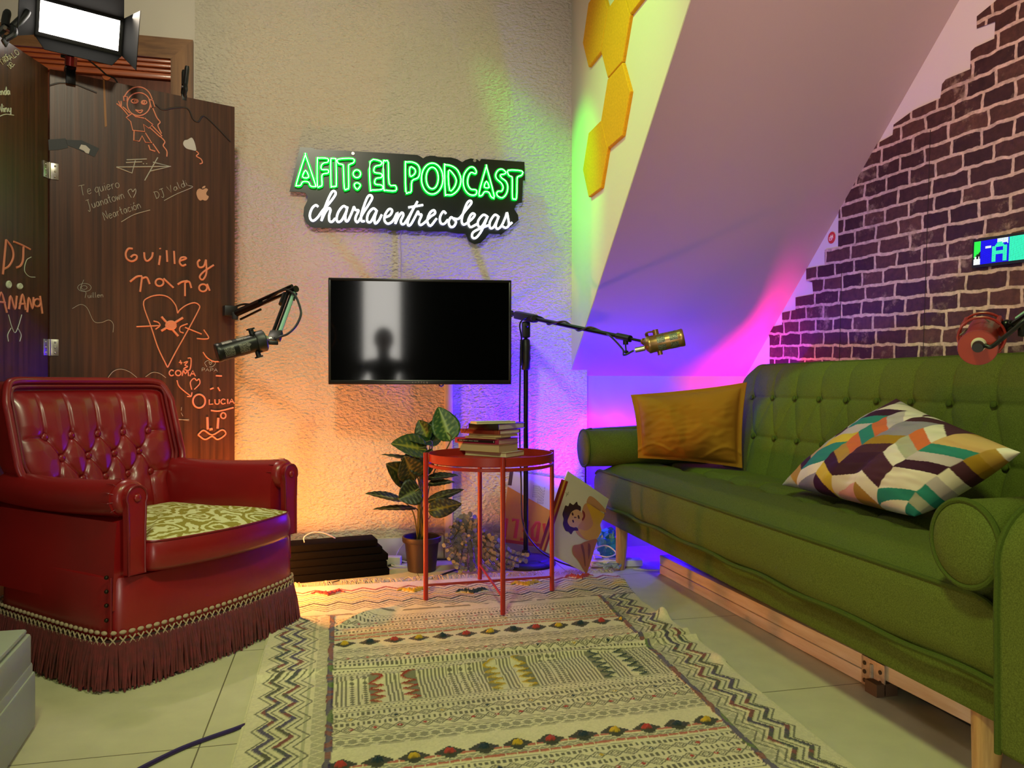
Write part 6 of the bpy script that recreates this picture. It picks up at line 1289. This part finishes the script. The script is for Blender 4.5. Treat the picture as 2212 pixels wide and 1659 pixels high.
# arms: bolster rolls with piped ends
def bolster(y, x0, x1, z, r, nm):
    b_ = MB(); T = frame((x0, y, z), (1, 0, 0), (0, 0, 1)); b_.lathe([(.0001, -.010), (r * .5, -.009), (r * .86, -.002), (r * .94, .003), (r * .97, .006), (r, .016), (r * 1.01, .2), (r, x1 - x0), (.0001, x1 - x0 + .01)], T, 44, False, False)
    a = b_.build(nm, M_FAB, SO, ang=60)
    b_ = MB(); b_.tube([T @ Vector((r * .985 * math.cos(R(7.5 * k)), r * .985 * math.sin(R(7.5 * k)), .004)) for k in range(48)], .0055, 8, True); b_.build('arm_piping', M_FABP, a); return a
bolster(3.185, 1.030, 1.60, .492, .080, 'arm_bolster'); bolster(1.135, 1.060, 1.60, .492, .076, 'arm_bolster')
# flat outer wing of the far arm; tall outer side panel of the near arm
def side_panel(y0, y1, pts, nm):
    b_ = MB(); P = [(x, y0, z) for x, z in pts]; b_.prism(P, (0, y1 - y0, 0)); a = b_.build(nm, M_FAB, SO, ang=60)
    bv = a.modifiers.new('soft', 'BEVEL'); bv.width = .010; bv.segments = 3; bv.limit_method = 'ANGLE'; bv.angle_limit = R(50)
    b_ = MB(); yy_ = y1 if y1 < 2 else y0; b_.tube([(x, yy_ - (.004 if y1 < 2 else -.004), z) for x, z in pts if x < 1.5], .0055, 8); b_.build('panel_piping', M_FABP, a); return a
cur = lambda cx, cz, r, a0, a1: [(cx + r * math.cos(R(a)), cz + r * math.sin(R(a))) for a in np.linspace(a0, a1, 10)]
side_panel(3.268, 3.330, [(1.62, .50), (1.075, .50)] + cur(1.10, .525, .045, 215, 90)[1:] + [(1.62, .592)], 'arm_wing')
side_panel(.985, 1.058, [(1.75, .165), (1.052, .165), (1.050, .40)] + cur(1.160, .470, .110, 190, 90) + [(1.75, .585)], 'arm_side_panel')
M_LEGW = wood('pale_beech', '#b98f5f', '#8f673c', 5, ax=(14, 14, 1.2))
for x, y in ((1.150, 3.02), (1.158, 1.180), (1.68, 3.05), (1.68, 1.20)):
    b_ = MB(); b_.tube([(x - .010, y, .0), (x, y, .175)], [.019, .029], 20); b_.build('leg', M_LEGW, SO)
wireline('sofa_support_rod', [(1.085, 3.315, .405), (1.085, 3.315, .20), (1.085, 3.315, .004)], .004, M_BLACKM, 'thin black rod standing under the far sofa arm', 'rod')

# ================================================================ CUSHIONS
def pillow(A, B, C, D, th, nm, m, label, colf=None, n=110, flange=0.0, seed=3, sag=0.0, fold=None):
    """A-B-C-D around; front side towards the camera"""
    A, B, C, D = map(Vector, (A, B, C, D)); c0 = (A + B + C + D) / 4; nn = ((B - A).cross(D - A)).normalized()
    if nn.dot(Vector(EYE) - c0) < 0: nn = -nn
    vs, cols, fs = [], [], []
    for side in (1, -1):
        for j in range(n):
            for i in range(n):
                u, v = i / (n - 1), j / (n - 1); x, y = 2 * u - 1, 2 * v - 1
                pin = .045; x2 = x * (1 - pin * (1 - y * y)); y2 = y * (1 - pin * (1 - x * x)); uu, vv = (x2 + 1) / 2, (y2 + 1) / 2
                p = A * (1 - uu) * (1 - vv) + B * uu * (1 - vv) + C * uu * vv + D * (1 - uu) * vv
                fx, fy = max(0, 1 - max(0, abs(x) - flange * 0) ** 2.6), max(0, 1 - abs(y) ** 2.6)
                if flange: fx, fy = max(0, 1 - (min(1, abs(x) / (1 - flange))) ** 3), max(0, 1 - (min(1, abs(y) / (1 - flange))) ** 3)
                t = th / 2 * (fx * fy) ** .55 + .0015
                w = .0
                if side == 1: w = (.012 * (float(vnoise(u, v * .5, 6, seed)) - .5) + .006 * (float(vnoise(u * .6 + v, v - u, 14, seed + 1)) - .5)) * (fx * fy) ** .3 * (1.6 - v if flange else 1)
                if fold: w += fold(u, v) * (side == 1)
                vs.append(p + nn * side * (t + w)); 
    f = np.array([[j * n + i, j * n + i + 1, (j + 1) * n + i + 1, (j + 1) * n + i] for j in range(n - 1) for i in range(n - 1)]); fs = f.tolist() + (f + n * n)[:, ::-1].tolist()
    rim = list(range(n)) + [j * n + n - 1 for j in range(1, n)] + [(n - 1) * n + i for i in range(n - 2, -1, -1)] + [j * n for j in range(n - 2, 0, -1)]
    fs += [[rim[i], rim[(i + 1) % len(rim)], rim[(i + 1) % len(rim)] + n * n, rim[i] + n * n] for i in range(len(rim))]
    b_ = MB(); b_.add(vs, fs); cc = None
    if colf: U = [(i / (n - 1), j / (n - 1)) for j in range(n) for i in range(n)]; cl = [colf(*q) for q in U]; cc = np.array(cl + cl)
    return single(nm, b_, m, label, 'cushion', 'cushions on the sofa', ang=120, cols=cc), nn, (A, B, C, D)
M_MUS = mat('mustard_cotton', '#97661e', 0.88, spec=0.1, bump=(500, 0.15, 0.001))
BLm, BRm, TRm, TLm = onY(1378, 990, 3.06), onY(1604, 1012, 2.84), onY(1614, 826, 2.87), onY(1362, 853, 3.10)
pillow(BLm, BRm, TRm, TLm, .15, 'cushion', M_MUS, 'plain mustard cushion leaning in the far corner of the sofa', flange=.09, seed=21, fold=lambda u, v: .006 * math.exp(-((v - .12 - .1 * math.sin(u * 9)) / .025) ** 2) + .005 * math.exp(-((u - .5 + .25 * v) / .03) ** 2) * (1 - v))
PAL = [lin(c) for c in ('#e0dac8', '#3c1f33', '#2f8577', '#d8d0c6', '#a8853c', '#d6d0bb', '#3e2430', '#b9afb0', '#a6a892', '#c86a3c', '#d9a3a0', '#2f7f73', '#c9b23e', '#8c8794', '#9c7a24', '#dcd2c2', '#4a2a36', '#c3a06a')]
def pat(u, v):
    c, p = .158, .235; s = u * .99 + .004; t = v * 1.0; k = int(math.floor(s / c)); f = s / c - k
    sh = (f if k % 2 == 0 else 1 - f) * .115; j = int(math.floor((t + sh + .13 * (k // 2 % 2)) / (p * .5)))
    r = random.Random(k * 131 + j * 17 + 5); return PAL[r.randrange(len(PAL))]
Lp, Tp, Rp, Bp = onZ(1690, 1048, .445), onX(1937, 862, 1.60), onX(2204, 978, 1.43), onZ(1975, 1116, .445)
pillow(Lp, Bp, Rp, Tp, .17, 'cushion', mat('printed_cotton', '#c0b090', 0.85, attr='col', spec=0.15, bump=(500, .15, .001)), 'square cushion with a bright zigzag patchwork print slumped on the sofa', pat, n=200, seed=41, fold=lambda u, v: .012 * math.exp(-((u - .42 - .2 * v) / .05) ** 2) * (1 - v) - .010 * math.exp(-((u - .55 - .2 * v) / .04) ** 2) * (1 - v))

# ================================================================ THINGS UNDER AND BESIDE THE SOFA
M_PINE = wood('raw_pine', '#f0e0c8', '#d8bd98', 3.5, ax=(14, 1.0, 14), rough=0.6)
def board_along(y0, y1, z0, z1, label, w=.045):
    x = lambda y: 1.268 + (2.92 - y) * .036; A, B = Vector((x(y0) + w / 2, y0, 0)), Vector((x(y1) + w / 2, y1, 0)); d = (B - A); c = (A + B) / 2 + Vector((0, 0, (z0 + z1) / 2))
    b_ = MB(); b_.rbox(c, (w, d.length, z1 - z0), .002, axes((0, 0, 1), Vector((d.y, -d.x, 0))) if False else Matrix((Vector((d.y, -d.x, 0)).normalized() * (1 if d.y > 0 else -1), d.normalized(), Vector((0, 0, 1)))).transposed())
    return single('wooden_board', b_, M_PINE, label, 'board', 'pine boards under the sofa')
board_along(1.665, 2.915, .001, .036, 'raw pine board lying on the floor under the sofa'); board_along(1.20, 2.915, .0385, .076, 'raw pine board on top of the other under the sofa, running to the near leg')
bk_ = Vector((1.268 + (2.92 - 1.69) * .036 - .004, 1.685, .040)); MT = thing('metal_bracket', (bk_.x, bk_.y, 0), 'worn steel joining bracket screwed on the pine boards under the sofa', 'bracket')
b_ = MB(); b_.rbox(bk_, (.004, .085, .074), .001); b_.build('plate', mat('worn_steel', '#b8a894', 0.5, 0.25, var=(60, .25)), MT)
for dy, dz in ((.03, .02), (.03, -.002), (.03, -.024), (-.028, .016), (-.028, -.010)): b_ = MB(); b_.tube([bk_ + Vector((-.001, dy, dz)), bk_ + Vector((-.004, dy, dz))], .0055, 10); b_.build('screw', mat('dark_screw', '#3a3026', .5, .5) if 'dark_screw' not in bpy.data.materials else bpy.data.materials['dark_screw'], MT)
b_ = MB(); b_.tube([bk_ + Vector((-.002, .003, .026)), bk_ + Vector((-.004, .003, -.028))], .0055, 8); b_.build('rib', bpy.data.materials['worn_steel'], MT)
b_ = MB(); b_.rbox((1.315, 1.665, .016), (.06, .045, .032), .002); single('wooden_block', b_, mat('dark_wood_block', '#5a4430', 0.7), 'dark wooden block under the joint of the pine boards', 'block')
for k, (y0, y1) in enumerate(((2.42, 2.88), (1.92, 2.38), (1.42, 1.88))):
    t = thing('storage_box', (1.52, (y0 + y1) / 2, 0), ('dark plastic box under the far end of the sofa behind the boards', 'dark plastic box under the middle of the sofa behind the boards', 'dark plastic box under the near end of the sofa behind the boards')[k], 'storage box', 'dark boxes under the sofa')
    b_ = MB(); b_.rbox((1.525, (y0 + y1) / 2, .072), (.30, y1 - y0, .142), .010); b_.build('body', mat('smoky_plastic', '#1a211e', 0.4) if k == 0 else bpy.data.materials['smoky_plastic'], t)
    b_ = MB(); b_.rbox((1.525, (y0 + y1) / 2, .150), (.32, y1 - y0 + .02, .016), .005); b_.build('lid', bpy.data.materials['smoky_plastic'], t)
    for f in (.2, .8): b_ = MB(); b_.rbox((1.366, y0 + (y1 - y0) * f, .118), (.014, .035, .06), .003); b_.build('clip', mat('teal_plastic', '#1f5148', 0.4) if 'teal_plastic' not in bpy.data.materials else bpy.data.materials['teal_plastic'], t)
# clutter behind the far leg: teal bag, power strip, cables, crumpled clear plastic
b_ = MB(); rr_ = np.random.default_rng(5); b_.ball((1.165, 3.205, .065), .075, 26, 18, (.8, .7, .9)); b_.v = [(x + .016 * (rr_.random() - .5), y + .016 * (rr_.random() - .5), max(.002, z + .02 * (rr_.random() - .5))) for x, y, z in b_.v]
single('plastic_bag', b_, mat('teal_bag', '#2f7f86', 0.35), 'crumpled teal bag on the floor behind the far sofa leg', 'bag', smooth=False)
b_ = MB(); b_.rbox((1.14, 3.075, .016), (.22, .055, .028), .005, Matrix.Rotation(R(-8), 3, 'Z')); ps = single('power_strip', b_, mat('white_strip', '#cfcad0', 0.4), 'white power strip lying on the floor by the far sofa leg', 'power strip')
b_ = MB()
for k in range(3): b_.tube([(1.07 + k * .06, 3.085 - k * .008, .030), (1.07 + k * .06, 3.085 - k * .008, .032)], .019, 18)
b_.build('socket', mat('grey_socket', '#8a8690', 0.5), ps)
wireline('white_cable', [(1.05, 3.08, .034), (1.06, 3.13, .06), (1.12, 3.14, .075), (1.15, 3.10, .05), (1.10, 3.07, .042), (1.06, 3.12, .045)], .003, M_WCABLE, 'white cable looped above the power strip by the sofa leg', 'cable')
wireline('white_cable', [(1.19, 3.00, .004), (1.24, 2.965, .004), (1.30, 2.955, .004), (1.36, 2.985, .004), (1.42, 3.05, .004)], .003, M_WCABLE, 'white cable on the floor running under the sofa past the far leg', 'cable')
b_ = MB(); pts = []
for k in range(40): a = k * .52; pts.append((1.085 + .062 * math.cos(a) * (.6 + .4 * math.sin(k * 1.7)), 3.005 + .028 * math.sin(a * 1.3), .014 + .013 * abs(math.sin(k * .9))))
b_.tube(crom(pts, 4), .0055, 6, flat=((0, 1, 0), .35)); single('plastic_strip', b_, mat('clear_film', '#aab0c4', 0.2, trans=.35), 'crumpled clear plastic strip at the far right rug corner', 'plastic strip')

# ================================================================ PHOTOGRAPHER, seen only as a reflection in the television
def skinned(name, verts, edges, m, parent=None, sub=2):
    me = bpy.data.meshes.new(name); O = org(parent) if parent else Vector((0, 0, 0)); me.from_pydata([Vector(v[:3]) - O for v in verts], edges, [])
    o = bpy.data.objects.new(name, me); COL.objects.link(o); me.materials.append(m)
    s = o.modifiers.new('skin', 'SKIN'); sv = me.skin_vertices[0].data
    for i, v in enumerate(verts): sv[i].radius = (v[3], v[4] if len(v) > 4 else v[3])
    sv[0].use_root = True
    sb = o.modifiers.new('smooth', 'SUBSURF'); sb.levels = sub; sb.render_levels = sub
    if parent: o.parent = parent
    return o
PB = Vector(FW) * -0.85 + Vector(RT) * -0.30; fwv, rtv = Vector(FW), Vector(RT)
def pp(r_, f_, z_): q = PB + rtv * r_ + fwv * f_; return (q.x, q.y, z_)
PE = thing('person', tuple(PB), 'person in dark clothes kneeling behind the camera, seen as a silhouette in the television', 'person')
V = [(*pp(0, 0, .44), .13, .11), (*pp(0, .01, .60), .125, .09), (*pp(0, .01, .76), .15, .10), (*pp(0, 0, .87), .13, .085), (*pp(0, .01, .93), .055), (*pp(0, .02, 1.00), .062), (*pp(0, .03, 1.08), .078, .09), (*pp(0, .02, 1.155), .07, .08)]
Ed = [(i, i + 1) for i in range(7)]
for s in (-1, 1):
    k = len(V); V += [(*pp(.17 * s, 0, .865), .062), (*pp(.235 * s, .03, .73), .047), (*pp(.26 * s, .08, .60), .042), (*pp(.20 * s, .22, .56), .034), (*pp(.14 * s, .30, .53), .026)]; Ed += [(3, k), (k, k + 1), (k + 1, k + 2), (k + 2, k + 3), (k + 3, k + 4)]
    k = len(V); V += [(*pp(.11 * s, .05, .40), .092), (*pp(.13 * s, .26, .25), .075), (*pp(.14 * s, .43, .085), .062), (*pp(.14 * s, .20, .065), .055), (*pp(.14 * s, -.02, .055), .042), (*pp(.14 * s, -.13, .04), .034)]; Ed += [(0, k)] + [(k + i, k + i + 1) for i in range(5)]
M_CLO = mat('dark_clothes', '#17181c', 0.9); M_SKIN = mat('skin', '#a9775a', 0.6)
skinned('body', V, Ed, M_CLO, PE)
for s in (-1, 1):
    hv = [(*pp(.14 * s, .30, .53), .024, .016), (*pp(.125 * s, .345, .515), .03, .014)]; he = [(0, 1)]
    for f_ in range(4): k = len(hv); o_ = (f_ - 1.5) * .017; hv += [(*pp(.12 * s + o_, .375, .508), .009), (*pp(.115 * s + o_, .405 - abs(f_ - 1.2) * .006, .490), .008), (*pp(.113 * s + o_, .418 - abs(f_ - 1.2) * .008, .466), .007)]; he += [(1, k), (k, k + 1), (k + 1, k + 2)]
    k = len(hv); hv += [(*pp(.095 * s, .33, .512), .010), (*pp(.078 * s, .352, .498), .008)]; he += [(0, k), (k, k + 1)]
    skinned('hand', hv, he, M_SKIN, PE, 1)
b_ = MB(); hc = Vector(pp(0, .025, 1.085)); HX = Matrix((rtv, fwv, Vector((0, 0, 1)))).transposed()
b_.ball(hc, .082, 24, 18, (.95, 1.12, 1.32), HX); b_.ball(hc + HX @ Vector((0, .093, -.012)), .017, 10, 8, (.8, 1, 1.3), HX)
for s in (-1, 1): b_.ball(hc + HX @ Vector((.079 * s, 0, -.005)), .022, 10, 8, (.4, .8, 1.2), HX); b_.ball(hc + HX @ Vector((.030 * s, .083, .012)), .011, 10, 8, (1.2, .6, .8), HX)
b_.ball(hc + HX @ Vector((0, .088, -.048)), .014, 10, 8, (1.5, .4, .5), HX); b_.build('face', M_SKIN, PE)
b_ = MB(); b_.ball(hc + HX @ Vector((0, -.016, .026)), .089, 24, 16, (.99, 1.08, 1.18), HX); b_.build('hair', mat('dark_hair', '#15110e', 0.6), PE)

# LED strip that lights the wall behind the sofa
b_ = MB(); b_.rbox((1.895, 2.72, .600), (.012, .62, .010), .002); ls = b_.build('led_strip', M_BLACK, None); tag(ls, 'thin LED strip behind the sofa back glowing magenta', 'LED strip')
